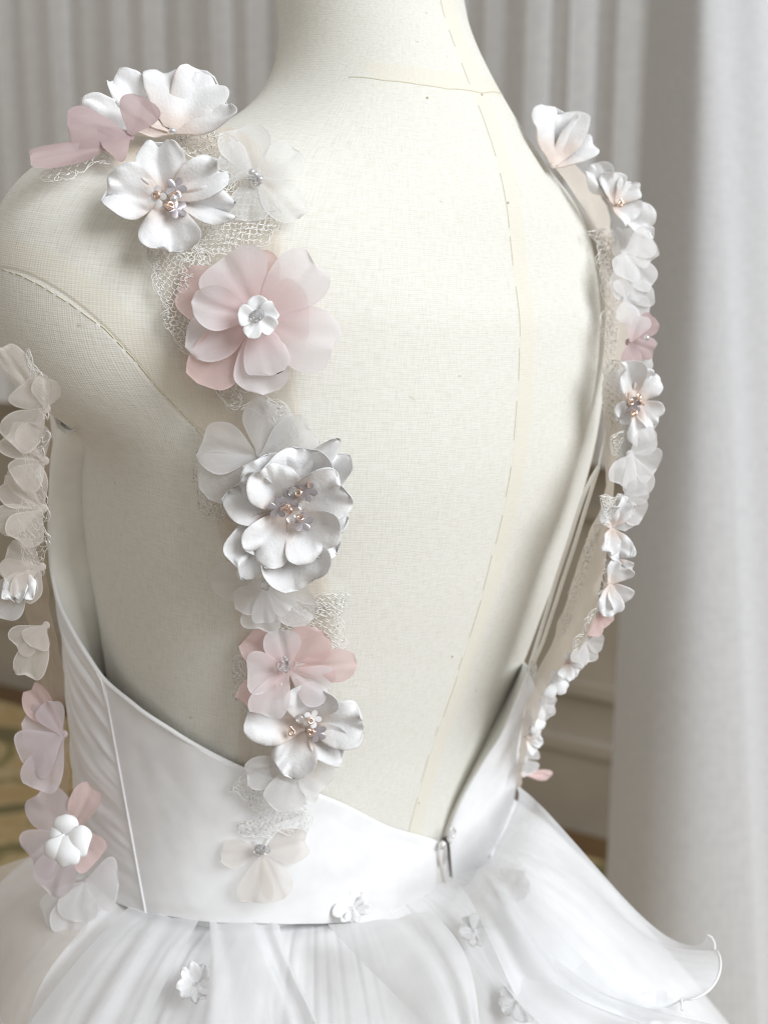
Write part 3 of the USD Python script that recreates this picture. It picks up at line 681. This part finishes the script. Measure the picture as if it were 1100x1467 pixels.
def bead_mesh(kind, c, Z, rng):
    a = rng.normal(size=3); a -= Z * (a @ Z); a /= np.linalg.norm(a); b = np.cross(Z, a)
    if kind == 'ring':
        mm = trimesh.creation.torus(.0013, .00066, major_sections=14, minor_sections=8); tip = rng.uniform(-.8, .8)
        zz = Z * math.cos(tip) + a * math.sin(tip); aa = np.cross(b, zz)
        R = np.stack([aa, b, zz], 1)
    elif kind in ('bugle', 'clear'):
        mm = trimesh.creation.capsule(.0030, .00075, count=[8, 6]); mm.apply_translation([0, 0, -.0012])
        R = np.stack([b, Z, a], 1)
    elif kind == 'crystal':
        mm = trimesh.creation.icosphere(1, .0024); mm.vertices = mm.vertices * [1, 1, .75]
        R = np.stack([a, b, Z], 1)
    elif kind == 'pearl':
        mm = trimesh.creation.icosphere(2, .0016); R = np.stack([a, b, Z], 1)
    elif kind == 'speck':
        mm = trimesh.creation.icosphere(1, .0010); R = np.stack([a, b, Z], 1)
    else:                                               # flower sequin: five flat lobes with a hole's dimple
        k = np.arange(50) / 50 * 2 * np.pi
        r = .0017 + .0029 * np.abs(np.cos(k * 2.5)) ** .6
        ring = np.stack([r * np.cos(k), r * np.sin(k), .0006 * (r / .0046) ** 2], 1)
        V = np.vstack([ring, [[0, 0, 0]], ring - [0, 0, .0002], [[0, 0, -.0002]]])
        i = np.arange(50); j = (i + 1) % 50
        F = np.vstack([np.stack([i, j, np.full(50, 50)], 1), np.stack([j + 51, i + 51, np.full(50, 101)], 1), np.stack([i, i + 51, j + 51], 1), np.stack([i, j + 51, j], 1)])
        mm = trimesh.Trimesh(V, F, process=False)
        tip = rng.uniform(-.5, .5); zz = Z * math.cos(tip) + a * math.sin(tip); aa = np.cross(b, zz)
        R = np.stack([aa, b, zz], 1)
    return mm.vertices @ R.T + c, mm.faces
BEAD = {'ring': ('bead', 'rose_gold'), 'bugle': ('bead', 'rose_gold'), 'clear': ('bead', 'crystal'), 'crystal': ('crystal_bead', 'crystal'), 'pearl': ('bead', 'silver_bead'), 'speck': ('bead', 'crystal'),
        'grey': ('sequin', 'grey_sequin'), 'white': ('sequin', 'white_sequin')}
def flower(name, label, cx, cy, petals, mat, style, off=.006, face=.6, beads=(), seed=0, lifts=.35):
    """petals: (tip x, tip y, width px[, lift[, material[, style]]]) from back to front; beads: (kind, x, y[, height])."""
    rng = np.random.default_rng(1000 + seed)
    cf = hit(cx, cy, off); C = to_world(cf)
    Ns = dir_world(body_normal(cf)); V = CAM - C; V /= np.linalg.norm(V)
    Z = Ns * (1 - face) + V * face; Z /= np.linalg.norm(Z)
    dep = (C - CAM) @ FWD
    pad = trimesh.creation.icosphere(2, 1.0).vertices * [.0019, .0019, .0010]
    X0 = np.cross(Z, [0, 0, 1.0]); X0 /= np.linalg.norm(X0)
    padm = pad @ np.stack([X0, np.cross(Z, X0), Z], 0) + C
    fl = obj(name, (padm, trimesh.creation.icosphere(2, 1.0).faces), mat, gown, uv=np.zeros((len(padm), 2)), label=label)
    for i, p in enumerate(petals):
        tx, ty, w = p[:3]; lf = p[3] if len(p) > 3 and p[3] is not None else lifts * rng.uniform(.7, 1.3)
        pm = p[4] if len(p) > 4 and p[4] else mat; ps = p[5] if len(p) > 5 else style
        T = plane_hit(tx, ty, C, Z)
        # the tip rises by about 0.75 * lift * length, so aim the plane there
        for _ in range(3):
            Lg = np.linalg.norm(T - C)
            T2 = plane_hit(tx, ty, C + Z * (.72 * lf * Lg), Z); T = T2 - Z * (.72 * lf * Lg)
        X = T - C; L = np.linalg.norm(X); X /= L; Y = np.cross(Z, X)
        Wd = w / 2 * dep / FPX * 1.04
        v, f, uv = petal_mesh(C, X, Y, Z, L * 1.05, Wd, ps, rng, lf, base=.0007 * i)
        obj('petal', (v, f), pm, fl, smooth=True, uv=uv)
    for b in beads:
        h = b[3] if len(b) > 3 else .004
        c = plane_hit(b[1], b[2], C + Z * (h + .0005 * len(petals)), Z)
        nm, mt = BEAD[b[0]]
        obj(nm, bead_mesh(b[0], c, Z, rng), mt, fl, smooth=(b[0] != 'crystal'))
    return fl
WO_, PW, PK, DP, LI, BO, SO = 'white_organza', 'pink_white_organza', 'pink_organza', 'dusty_pink_organza', 'lilac_organza', 'beige_organza', 'shoulder_organza'
def specks(cx, cy, r, n, kinds=('speck', 'clear', 'clear'), seed=0, h=.004):
    g = np.random.default_rng(seed + 50)
    return [(kinds[int(g.integers(len(kinds)))], cx + g.normal() * r, cy + g.normal() * r, h + g.uniform(-.001, .002)) for _ in range(n)]

# left strap, from the shoulder down
flower('organza_flower', 'dusty pink organza blossom lying over the left shoulder edge', 186, 196, [(42, 228, 40, .10), (98, 178, 66, .2), (150, 212, 60, .15), (206, 146, 58, .5)], DP, 'organza', .008, .5, seed=1)
flower('satin_flower', 'white satin blossom standing upright on top of the left shoulder', 243, 188, [(108, 160, 50, .25), (163, 110, 62, .35), (318, 136, 112, .4, None, 'big'), (272, 106, 120, .45, None, 'big')], 'petal_satin', 'big', .007, .45,
       beads=[('pearl', 247, 187, .004)], seed=2)
flower('organza_flower', 'sheer white organza blossom with silver beads beside the neck', 364, 254, [(342, 183, 72, .15), (428, 218, 62, .15), (312, 226, 66, .12), (352, 318, 58, .15), (428, 312, 56, .15)], SO, 'organza', .004, .35,
       beads=[('pearl', 361, 246), ('pearl', 366, 250), ('crystal', 368, 258, .003), ('pearl', 372, 256)] + specks(366, 253, 5, 5), seed=3)
flower('satin_flower', 'white satin blossom with one white and two grey sequins on the left shoulder', 240, 284, [(222, 201, 66, .32), (150, 268, 76, .30), (318, 240, 60, .34), (336, 302, 50, .22), (242, 361, 80, .36)], 'petal_satin', 'satin', .008, .62,
       beads=[('grey', 252, 269, .004), ('grey', 253, 299, .004), ('white', 224, 281, .006), ('ring', 224, 279, .007), ('bugle', 252, 275, .006), ('ring', 244, 294, .006), ('bugle', 246, 297, .007), ('pearl', 249, 284, .006)], seed=4)
f = flower('organza_flower', 'large pink and white organza blossom with a small white satin heart', 368, 455,
       [(254, 406, 78, .08, PK), (286, 546, 80, .08, PK), (360, 356, 70, .08, PK), (440, 440, 84, .08, PK), (376, 558, 76, .12), (272, 494, 72, .14), (322, 368, 94, .24), (452, 378, 82, .22), (476, 500, 88, .2), (386, 534, 66, .24), (280, 434, 58, .3)], PW, 'organza', .006, .6, seed=5)
flower('satin_flower', 'tiny white satin heart on the large pink blossom', 368, 455, [(371, 424, 30, .35), (395, 441, 30, .35), (393, 472, 28, .3), (357, 482, 27, .3), (341, 450, 30, .35)], 'satin', 'mini', .0135, .6,
       beads=[('crystal', 367, 452, .002), ('speck', 372, 456, .003), ('speck', 362, 456, .003), ('speck', 367, 460, .003), ('crystal', 371, 450, .002)], seed=6)
flower('organza_flower', 'plain white organza blossom tucked above the double satin blossom', 372, 655, [(288, 698, 74, .06), (288, 634, 74, .08), (388, 574, 66, .1), (446, 616, 66, .1)], WO_, 'organza', .0035, .45, seed=7)
flower('satin_flower', 'big double white satin blossom with crystals and grey sequins at mid back', 416, 733,
       [(494, 640, 62, .3), (436, 640, 90, .35), (366, 660, 92, .30), (497, 716, 90, .25), (487, 778, 66, .2), (330, 700, 74, .2), (336, 812, 80, .22), (428, 840, 90, .24),
        (376, 668, 70, .62), (492, 690, 80, .6), (366, 796, 72, .5), (468, 788, 84, .55)], 'petal_satin', 'satin', .008, .66,
       beads=[('grey', 398, 728, .009), ('grey', 440, 704, .010), ('grey', 434, 748, .009), ('grey', 414, 716, .009), ('bugle', 410, 724, .011), ('ring', 427, 706, .011), ('ring', 430, 742, .011), ('bugle', 405, 728, .012), ('crystal', 418, 742, .011), ('crystal', 435, 724, .011), ('crystal', 420, 704, .010), ('bugle', 442, 697, .012), ('ring', 414, 731, .012)], seed=8)
flower('organza_flower', 'small white organza blossom below the double satin blossom', 380, 838, [(304, 830, 54, .06), (446, 884, 56, .06), (372, 902, 54, .05), (362, 828, 40, .2), (340, 868, 40, .3), (416, 872, 32, .3), (378, 890, 34, .28)], WO_, 'organza', .005, .5,
       beads=[('crystal', 380, 838), ('speck', 382, 844), ('speck', 377, 832), ('speck', 384, 838)], seed=9)
flower('organza_flower', 'pale pink organza blossom with clear bugle beads on the lower strap', 412, 956, [(352, 916, 52, .06, PK), (350, 1010, 54, .06, PK), (458, 906, 64, .14, PK), (506, 952, 50, .1, PK), (470, 990, 60, .08), (400, 902, 52, .2), (353, 962, 60, .24), (374, 1022, 56, .2)], PW, 'organza', .006, .55,
       beads=specks(412, 955, 9, 16), seed=10)
flower('satin_flower', 'white satin blossom with rose gold beads low on the left strap', 438, 1040, [(408, 1108, 66, .25), (497, 1080, 56, .25), (354, 1024, 70, .32), (519, 1030, 72, .34), (446, 978, 70, .45)], 'petal_satin', 'satin', .009, .6,
       beads=[('white', 447, 1030, .006), ('grey', 455, 1050, .005), ('ring', 418, 1050, .006), ('bugle', 417, 1042, .006), ('ring', 445, 1033, .008), ('bugle', 443, 1046, .008), ('ring', 446, 1050, .008), ('crystal', 430, 1030, .005)], seed=11)
flower('organza_flower', 'white organza blossom peeping below the lowest satin blossom', 424, 1088, [(352, 1114, 46, .05), (440, 1152, 40, .1), (400, 1158, 56, .2), (466, 1124, 58, .22)], WO_, 'organza', .012, .5, seed=12)
flower('organza_flower', 'beige organza blossom with bead cluster sewn on the bodice back', 375, 1221, [(364, 1172, 42, .1), (440, 1206, 52, .05), (318, 1222, 40, .05), (404, 1284, 46, .1), (362, 1292, 50, .14)], BO, 'organza', .010, .5,
       beads=specks(375, 1220, 4.5, 9, ('speck', 'crystal', 'speck')), seed=13)
# the left front edge
flower('organza_flower', 'white organza blossom highest on the left front edge', 66, 585, [(2, 498, 40, .2), (34, 548, 66, .2), (16, 632, 62, .2), (70, 540, 40, .2)], BO, 'organza', .030, .6, seed=14)
flower('organza_flower', 'white organza blossom halfway down the left front edge', 62, 728, [(28, 668, 58, .2), (4, 690, 46, .2), (-8, 752, 44, .2), (26, 772, 54, .2)], BO, 'organza', .036, .6, seed=15)
flower('satin_flower', 'small folded satin blossom on the left front edge below the organza ones', 36, 812, [(-6, 884, 56, .2, WO_, 'organza'), (8, 830, 44, .3, WO_, 'organza'), (16, 860, 36, .35), (40, 858, 34, .35)], 'petal_satin', 'satin', .038, .6, seed=16)
flower('organza_flower', 'drooping white organza blossom lowest of those on the left front edge', 66, 896, [(36, 968, 50, .15), (22, 926, 44, .2), (48, 924, 44, .22)], BO, 'organza', .032, .6, seed=17)
flower('organza_flower', 'dusty lilac organza blossom at the left waist edge', 92, 1052, [(40, 988, 44, .15, PK), (36, 1038, 66, .15), (52, 1128, 60, .12), (36, 1090, 70, .18), (70, 1006, 44, .2)], LI, 'organza', .028, .55, seed=18)
flower('organza_flower', 'lilac pink organza blossom with a puffy white heart at the left waist', 98, 1196, [(132, 1130, 44, .15, PK), (140, 1232, 60, .1, PK), (56, 1136, 72, .1), (46, 1232, 74, .1), (78, 1278, 64, .1)], LI, 'organza', .030, .55, seed=19)
flower('satin_flower', 'puffy white satin heart on the lilac pink blossom', 97, 1197, [(71, 1192, 40, .4), (92, 1170, 36, .45), (126, 1212, 44, .45), (74, 1232, 36, .4), (100, 1240, 36, .4)], 'satin', 'puff', .040, .6, seed=20)
flower('organza_flower', 'white organza blossom hanging over the skirt at the left waist', 124, 1264, [(66, 1322, 60, .1), (92, 1338, 56, .15), (168, 1268, 70, .12), (110, 1318, 64, .25)], WO_, 'organza', .026, .55, seed=21)
# the right strap, seen from its edge
flower('satin_flower', 'white satin blossom with one big cupped petal on the right shoulder', 792, 236, [(838, 186, 62, .2, None, 'big'), (798, 150, 92, .25, None, 'big')], 'petal_satin', 'big', .006, .45, seed=63)
flower('satin_flower', 'white satin blossom in profile near the top of the right strap', 878, 294, [(940, 330, 46, .3), (908, 316, 44, .3), (842, 238, 36, .3), (866, 250, 40, .45), (902, 262, 38, .5)], 'petal_satin', 'satin', .020, .5,
       beads=[('ring', 888, 292, .006), ('bugle', 892, 290, .006)], seed=23)
flower('organza_flower', 'white organza blossom in profile below the upper satin one', 892, 362, [(900, 430, 52, .2), (932, 410, 46, .2), (932, 342, 44, .2), (890, 400, 50, .3)], WO_, 'organza', .020, .5, seed=24)
flower('organza_flower', 'pink organza blossom in profile on the right strap', 900, 490, [(936, 456, 34, .2), (936, 502, 32, .2), (904, 520, 34, .2), (914, 452, 40, .3, PW)], DP, 'organza', .020, .5, beads=[('pearl', 926, 484, .006)], seed=25)
flower('satin_flower', 'white satin blossom with rose gold centre on the right strap', 907, 577, [(884, 600, 32, .25), (936, 532, 44, .35), (892, 520, 44, .4), (940, 606, 44, .35), (912, 636, 34, .45)], 'petal_satin', 'satin', .022, .55,
       beads=[('grey', 908, 580, .005), ('bugle', 899, 570, .006), ('ring', 915, 568, .006), ('bugle', 911, 590, .006), ('ring', 904, 576, .006), ('bugle', 917, 574, .007), ('ring', 908, 592, .006)], seed=26)
flower('organza_flower', 'white organza blossom under the beaded satin one of the right strap', 902, 650, [(940, 622, 40, .2), (938, 672, 50, .2), (916, 710, 50, .2), (884, 694, 50, .25)], WO_, 'organza', .030, .5, seed=27)
flower('satin_flower', 'white satin blossom seen edge on at the middle of the right strap', 874, 756, [(902, 716, 30, .3), (890, 800, 40, .3), (868, 724, 34, .35), (866, 790, 34, .4)], 'petal_satin', 'satin', .034, .5, seed=28)
flower('satin_flower', 'white satin blossom seen edge on at the lower right strap', 872, 836, [(892, 866, 40, .25), (890, 806, 40, .3), (868, 880, 36, .35)], 'petal_satin', 'satin', .042, .5, seed=29)
flower('organza_flower', 'deep pink organza petals below the lower right satin blossom', 860, 872, [(872, 896, 26, .1), (850, 912, 26, .1)], PK, 'organza', .044, .5, seed=30)
flower('satin_flower', 'tiny white satin blossom low on the right strap', 790, 978, [(814, 990, 20, .3), (802, 964, 22, .3), (784, 1000, 20, .3)], 'satin', 'puff', .036, .5, seed=31)
flower('satin_flower', 'tiny white satin blossom at the foot of the right strap', 764, 1030, [(782, 1030, 22, .3), (774, 1048, 24, .3), (768, 1016, 20, .3)], 'satin', 'puff', .026, .5, seed=32)
flower('organza_flower', 'white organza petals at the foot of the right strap', 752, 1088, [(766, 1072, 34, .2), (760, 1108, 30, .2)], WO_, 'organza', .022, .5, seed=33)
flower('organza_flower', 'single pink organza petal sticking out at the right waist', 750, 1110, [(792, 1112, 16, .05), (780, 1108, 12, .1)], PK, 'organza', .022, .5, seed=34)
flower('organza_flower', 'sheer white organza blossom beside the upper right satin one', 886, 330, [(936, 372, 44, .2), (912, 352, 46, .25), (898, 372, 44, .2)], WO_, 'organza', .014, .5, seed=35)
flower('organza_flower', 'sheer white organza blossom above the right pink one', 892, 428, [(928, 448, 40, .2), (934, 418, 36, .25), (900, 462, 40, .2), (890, 400, 36, .2)], WO_, 'organza', .016, .5, seed=36)
flower('organza_flower', 'sheer white organza blossom right above the beaded one of the right strap', 896, 522, [(934, 514, 34, .2), (910, 556, 40, .25), (880, 560, 36, .2)], WO_, 'organza', .018, .5, seed=37)
flower('organza_flower', 'crumpled white organza blossom between the right strap satin ones', 888, 712, [(920, 742, 40, .25), (896, 758, 40, .3), (872, 742, 36, .2), (924, 700, 40, .25)], WO_, 'organza', .032, .5, seed=38)
flower('satin_flower', 'folded white satin blossom tucked between the two edge on ones', 880, 800, [(900, 776, 30, .35), (896, 826, 32, .35), (868, 818, 28, .4)], 'petal_satin', 'satin', .038, .5, seed=39)
flower('organza_flower', 'white organza blossom overlapping the upper left front ones', 64, 660, [(10, 620, 54, .2), (24, 690, 56, .15), (42, 606, 46, .2)], BO, 'organza', .034, .6, seed=40)
flower('organza_flower', 'white organza blossom behind the folded satin one at the left front', 60, 812, [(12, 786, 54, .2), (6, 826, 48, .2), (30, 856, 44, .2)], BO, 'organza', .036, .6, seed=41)
flower('organza_flower', 'crumpled white organza blossom at the widest part of the right strap', 838, 918, [(842, 950, 34, .2), (862, 922, 30, .25), (824, 950, 30, .2)], WO_, 'organza', .044, .5, seed=42)
flower('satin_flower', 'small folded white blossom low on the right strap above the tiny ones', 812, 950, [(830, 962, 26, .3), (820, 936, 26, .35), (806, 972, 28, .3)], 'petal_satin', 'satin', .040, .5, seed=43)
flower('organza_flower', 'small white organza blossom between the tiny blossoms of the right strap', 774, 1008, [(796, 1010, 26, .25), (786, 1028, 28, .25), (788, 992, 24, .25)], WO_, 'organza', .032, .5, seed=44)
flower('satin_flower', 'folded white blossom just above the pink petal at the right waist', 754, 1058, [(776, 1056, 26, .3), (770, 1074, 28, .3), (766, 1040, 24, .3)], 'petal_satin', 'satin', .026, .5, seed=45)
# small blossoms on the waist and skirt
def small(label, cx, cy, r, seed, depth=None, rot=0):
    pts = [(cx + r * math.cos(a + rot), cy + r * .9 * math.sin(a + rot), r * 1.1, .3) for a in np.arange(5) / 5 * 2 * math.pi]
    return pts
def skirt_flower(label, cx, cy, r, seed, lift=.003, rot=0):
    """On the skirt: find where the sight line meets the skirt cloth."""
    d = ray(cx, cy)
    best = None
    A, B, D = G[:-1, :-1].reshape(-1, 3), G[1:, :-1].reshape(-1, 3), G[:-1, 1:].reshape(-1, 3)
    nrm = np.cross(B - A, D - A)
    den = nrm @ d
    t = ((A - CAM) * nrm).sum(1) / np.where(np.abs(den) < 1e-15, 1e-15, den)
    p = CAM + t[:, None] * d
    u = B - A; w = D - A; q = p - A
    a11, a12, a22 = (u * u).sum(1), (u * w).sum(1), (w * w).sum(1); b1, b2 = (q * u).sum(1), (q * w).sum(1)
    dt = np.maximum(a11 * a22 - a12 ** 2, 1e-20)
    x, y = (b1 * a22 - b2 * a12) / dt, (b2 * a11 - b1 * a12) / dt
    ok = (x >= 0) & (x <= 1) & (y >= 0) & (y <= 1) & (t > .2)
    tm = t[ok].min() if ok.any() else .62
    C = CAM + d * (tm - lift)
    Zs = -d * .6 + np.array([.1, -.3, .6]); Zs /= np.linalg.norm(Zs)
    rng = np.random.default_rng(500 + seed)
    dep = (C - CAM) @ FWD
    ic = trimesh.creation.icosphere(1, 1.0)
    fl = obj('satin_flower', (ic.vertices * .0018 + C, ic.faces), 'satin', gown, uv=np.zeros((len(ic.vertices), 2)), label=label)
    X0 = np.cross([0, 1.0, 0], Zs); X0 /= np.linalg.norm(X0); Y0 = np.cross(Zs, X0)
    for k in range(5):
        a = rot + k * 2 * math.pi / 5 + rng.uniform(-.2, .2)
        X = X0 * math.cos(a) + Y0 * math.sin(a)
        L = r * dep / FPX * rng.uniform(.85, 1.15)
        v, f, uv = petal_mesh(C, X, np.cross(Zs, X), Zs, L, L * .5, 'satin', rng, rng.uniform(.15, .9), base=.0004 * k)
        obj('petal', (v, f), 'satin', fl, smooth=True, uv=uv)
    b = bead_mesh('speck', C + Zs * .003, Zs, rng)
    obj('bead', b, 'crystal', fl)
skirt_flower('tiny white satin blossom on the waist seam left of the zip', 503, 1304, 26, 1, .016)
skirt_flower('tiny shiny satin blossom lowest on the left skirt folds', 281, 1413, 27, 2, .012)
skirt_flower('tiny satin blossom high on the skirt right of the zip', 736, 1272, 26, 3, .012)
skirt_flower('tiny satin blossom just below the zip on the skirt', 678, 1336, 26, 4, .014)
skirt_flower('tiny satin blossom at the lower edge of the skirt right of centre', 740, 1438, 30, 5, .014)
skirt_flower('tiny satin blossom under the right flounce curl', 940, 1448, 32, 6, .03)

# ------------------------------------------------------------------ lace: nets of looped thread on the straps
import shapely
def lace(poly, ang, pitch, off, label=None, r=.00019, seed=0, dense=1.0, edge=True):
    """Fills a region (photo pixels) with wavy looped threads lying on the strap."""
    g = np.random.default_rng(900 + seed)
    pg = shapely.Polygon(poly).buffer(0)
    x0, y0, x1, y1 = pg.bounds
    step = 9.0
    gx, gy = np.arange(x0 - 12, x1 + 24, step), np.arange(y0 - 12, y1 + 24, step)
    H3 = np.array([[hit(x, y, off) for x in gx] for y in gy])
    from scipy.interpolate import RegularGridInterpolator
    R = RegularGridInterpolator((gy, gx), H3, bounds_error=False, fill_value=None)
    ca, sa = math.cos(ang), math.sin(ang)
    cx, cy = (x0 + x1) / 2, (y0 + y1) / 2
    rad = math.hypot(x1 - x0, y1 - y0) / 2 + 8
    lines = []
    k = np.arange(-int(rad / pitch), int(rad / pitch) + 1)
    for kk in k:
        for rep in range(2 if g.random() < .55 * dense else 1):
            v = np.arange(-rad, rad, 1.6)
            per = pitch * 2.1
            u = kk * pitch + pitch * .52 * np.sin(v / per * 2 * np.pi + math.pi * kk + rep * g.normal() * .7) + 3.0 * np.sin(v / 19 + kk * .6 + rep) + g.normal() * 1.2 + 5 * (meshkit.noise(np.c_[v / 26, np.full(len(v), kk * .5), np.full(len(v), rep * 2.2)], seed + 40) - .5)
            v2 = v + 1.6 * np.sin(v / per * 4 * np.pi + kk) + 3.5 * (meshkit.noise(np.c_[v / 11, np.full(len(v), kk * 3.1 + rep), np.zeros(len(v))], seed) - .5)
            X = cx + u * ca - v2 * sa; Y = cy + u * sa + v2 * ca
            wx = np.c_[X / 13, Y / 13, np.zeros(len(X))]
            ins = shapely.contains_xy(pg, X + 16 * (meshkit.noise(wx, seed + 70) - .5), Y + 16 * (meshkit.noise(wx + 9.5, seed + 71) - .5))
            st = 0
            while st < len(ins):
                if not ins[st]: st += 1; continue
                en = st
                while en < len(ins) and ins[en]: en += 1
                if en - st > 5:
                    q = R(np.c_[Y[st:en], X[st:en]])
                    n = body_normal(q)
                    q = q + n * (.0006 * np.abs(np.sin(np.arange(en - st) * .55 + kk)) + .0004 * g.random())[:, None]
                    lines.append(to_world(q))
                st = en
    if edge:
        ring = np.array(pg.exterior.segmentize(4.0).coords)
        rx = np.c_[ring / 13, np.zeros(len(ring))]
        ring = ring - 16 * np.c_[meshkit.noise(rx, seed + 70) - .5, meshkit.noise(rx + 9.5, seed + 71) - .5]
        for rep in range(2):
            w = ring + 2.6 * np.c_[np.sin(np.arange(len(ring)) * .9 + rep * 2), np.cos(np.arange(len(ring)) * .9 + rep)] + g.normal(size=ring.shape) * .6
            q = R(np.c_[w[:, 1], w[:, 0]])
            if rep == 0 or dense >= 1: lines.append(to_world(q + body_normal(q) * .0006))
    o = obj('lace', tubes(lines, r, 3), 'lace_thread', gown, kind='stuff')
    if label: tag(o, label)
    return o
lace([(248, 190), (300, 182), (340, 200), (352, 235), (330, 268), (296, 270), (286, 225), (262, 214)], .5, 6.0, .0034, seed=1)
lace([(300, 268), (340, 250), (395, 300), (398, 330), (372, 352), (335, 366), (292, 360), (262, 375), (240, 352), (285, 330)], .9, 6.0, .0034, seed=2)
lace([(202, 338), (240, 352), (285, 352), (300, 375), (272, 400), (262, 420), (268, 470), (272, 508), (252, 502), (238, 455), (222, 400)], -.25, 5.6, .0034, seed=3)
lace([(310, 520), (345, 500), (372, 560), (345, 560), (338, 582), (320, 575)], -.2, 5.6, .0034, seed=4)
lace([(350, 582), (372, 568), (402, 575), (424, 598), (428, 632), (400, 650), (388, 640), (396, 606), (372, 592)], .2, 5.2, .0034, seed=5)
lace([(282, 660), (300, 650), (330, 700), (330, 742), (296, 738), (280, 700)], -.3, 5.6, .003, seed=6)
lace([(396, 850), (440, 862), (470, 850), (494, 852), (490, 880), (494, 934), (478, 936), (460, 905), (400, 912), (388, 890)], 1.45, 5.2, .0034, seed=7)
lace([(340, 935), (352, 925), (352, 1005), (372, 1030), (350, 1020), (340, 990)], .0, 4.8, .003, seed=8)
lace([(334, 1132), (352, 1102), (384, 1092), (388, 1130), (372, 1160), (352, 1150)], .6, 4.8, .010, seed=9, dense=1.4)
lace([(344, 1180), (372, 1158), (420, 1152), (448, 1168), (440, 1190), (400, 1192), (352, 1198)], 1.3, 5.2, .010, seed=10)
lace([(864, 560), (880, 520), (892, 520), (884, 560), (888, 600), (872, 614), (862, 590)], .0, 4.8, .012, seed=11)
lace([(876, 620), (890, 612), (892, 650), (884, 668)], .0, 4.0, .022, seed=12)
lace([(864, 712), (892, 706), (888, 735), (868, 752)], .4, 4.0, .034, seed=13)
lace([(40, 500), (66, 545), (70, 590), (60, 600), (50, 560)], -.3, 5.2, .03, seed=14)
lace([(842, 880), (862, 870), (838, 925), (822, 932)], .4, 4.0, .044, seed=15)
lace([(834, 795), (858, 740), (864, 780), (858, 860), (836, 912), (812, 940), (802, 905)], .3, 5.5, .026, seed=16)
lace([(846, 330), (874, 330), (886, 400), (888, 500), (870, 540), (866, 440)], .1, 6.0, .006, seed=17)
lace([(36, 640), (66, 620), (62, 720), (66, 800), (40, 860), (30, 760)], .0, 6.5, .034, seed=18)
lace([(60, 250), (110, 225), (170, 205), (190, 214), (120, 246), (60, 262)], 1.3, 6.0, .004, seed=19)
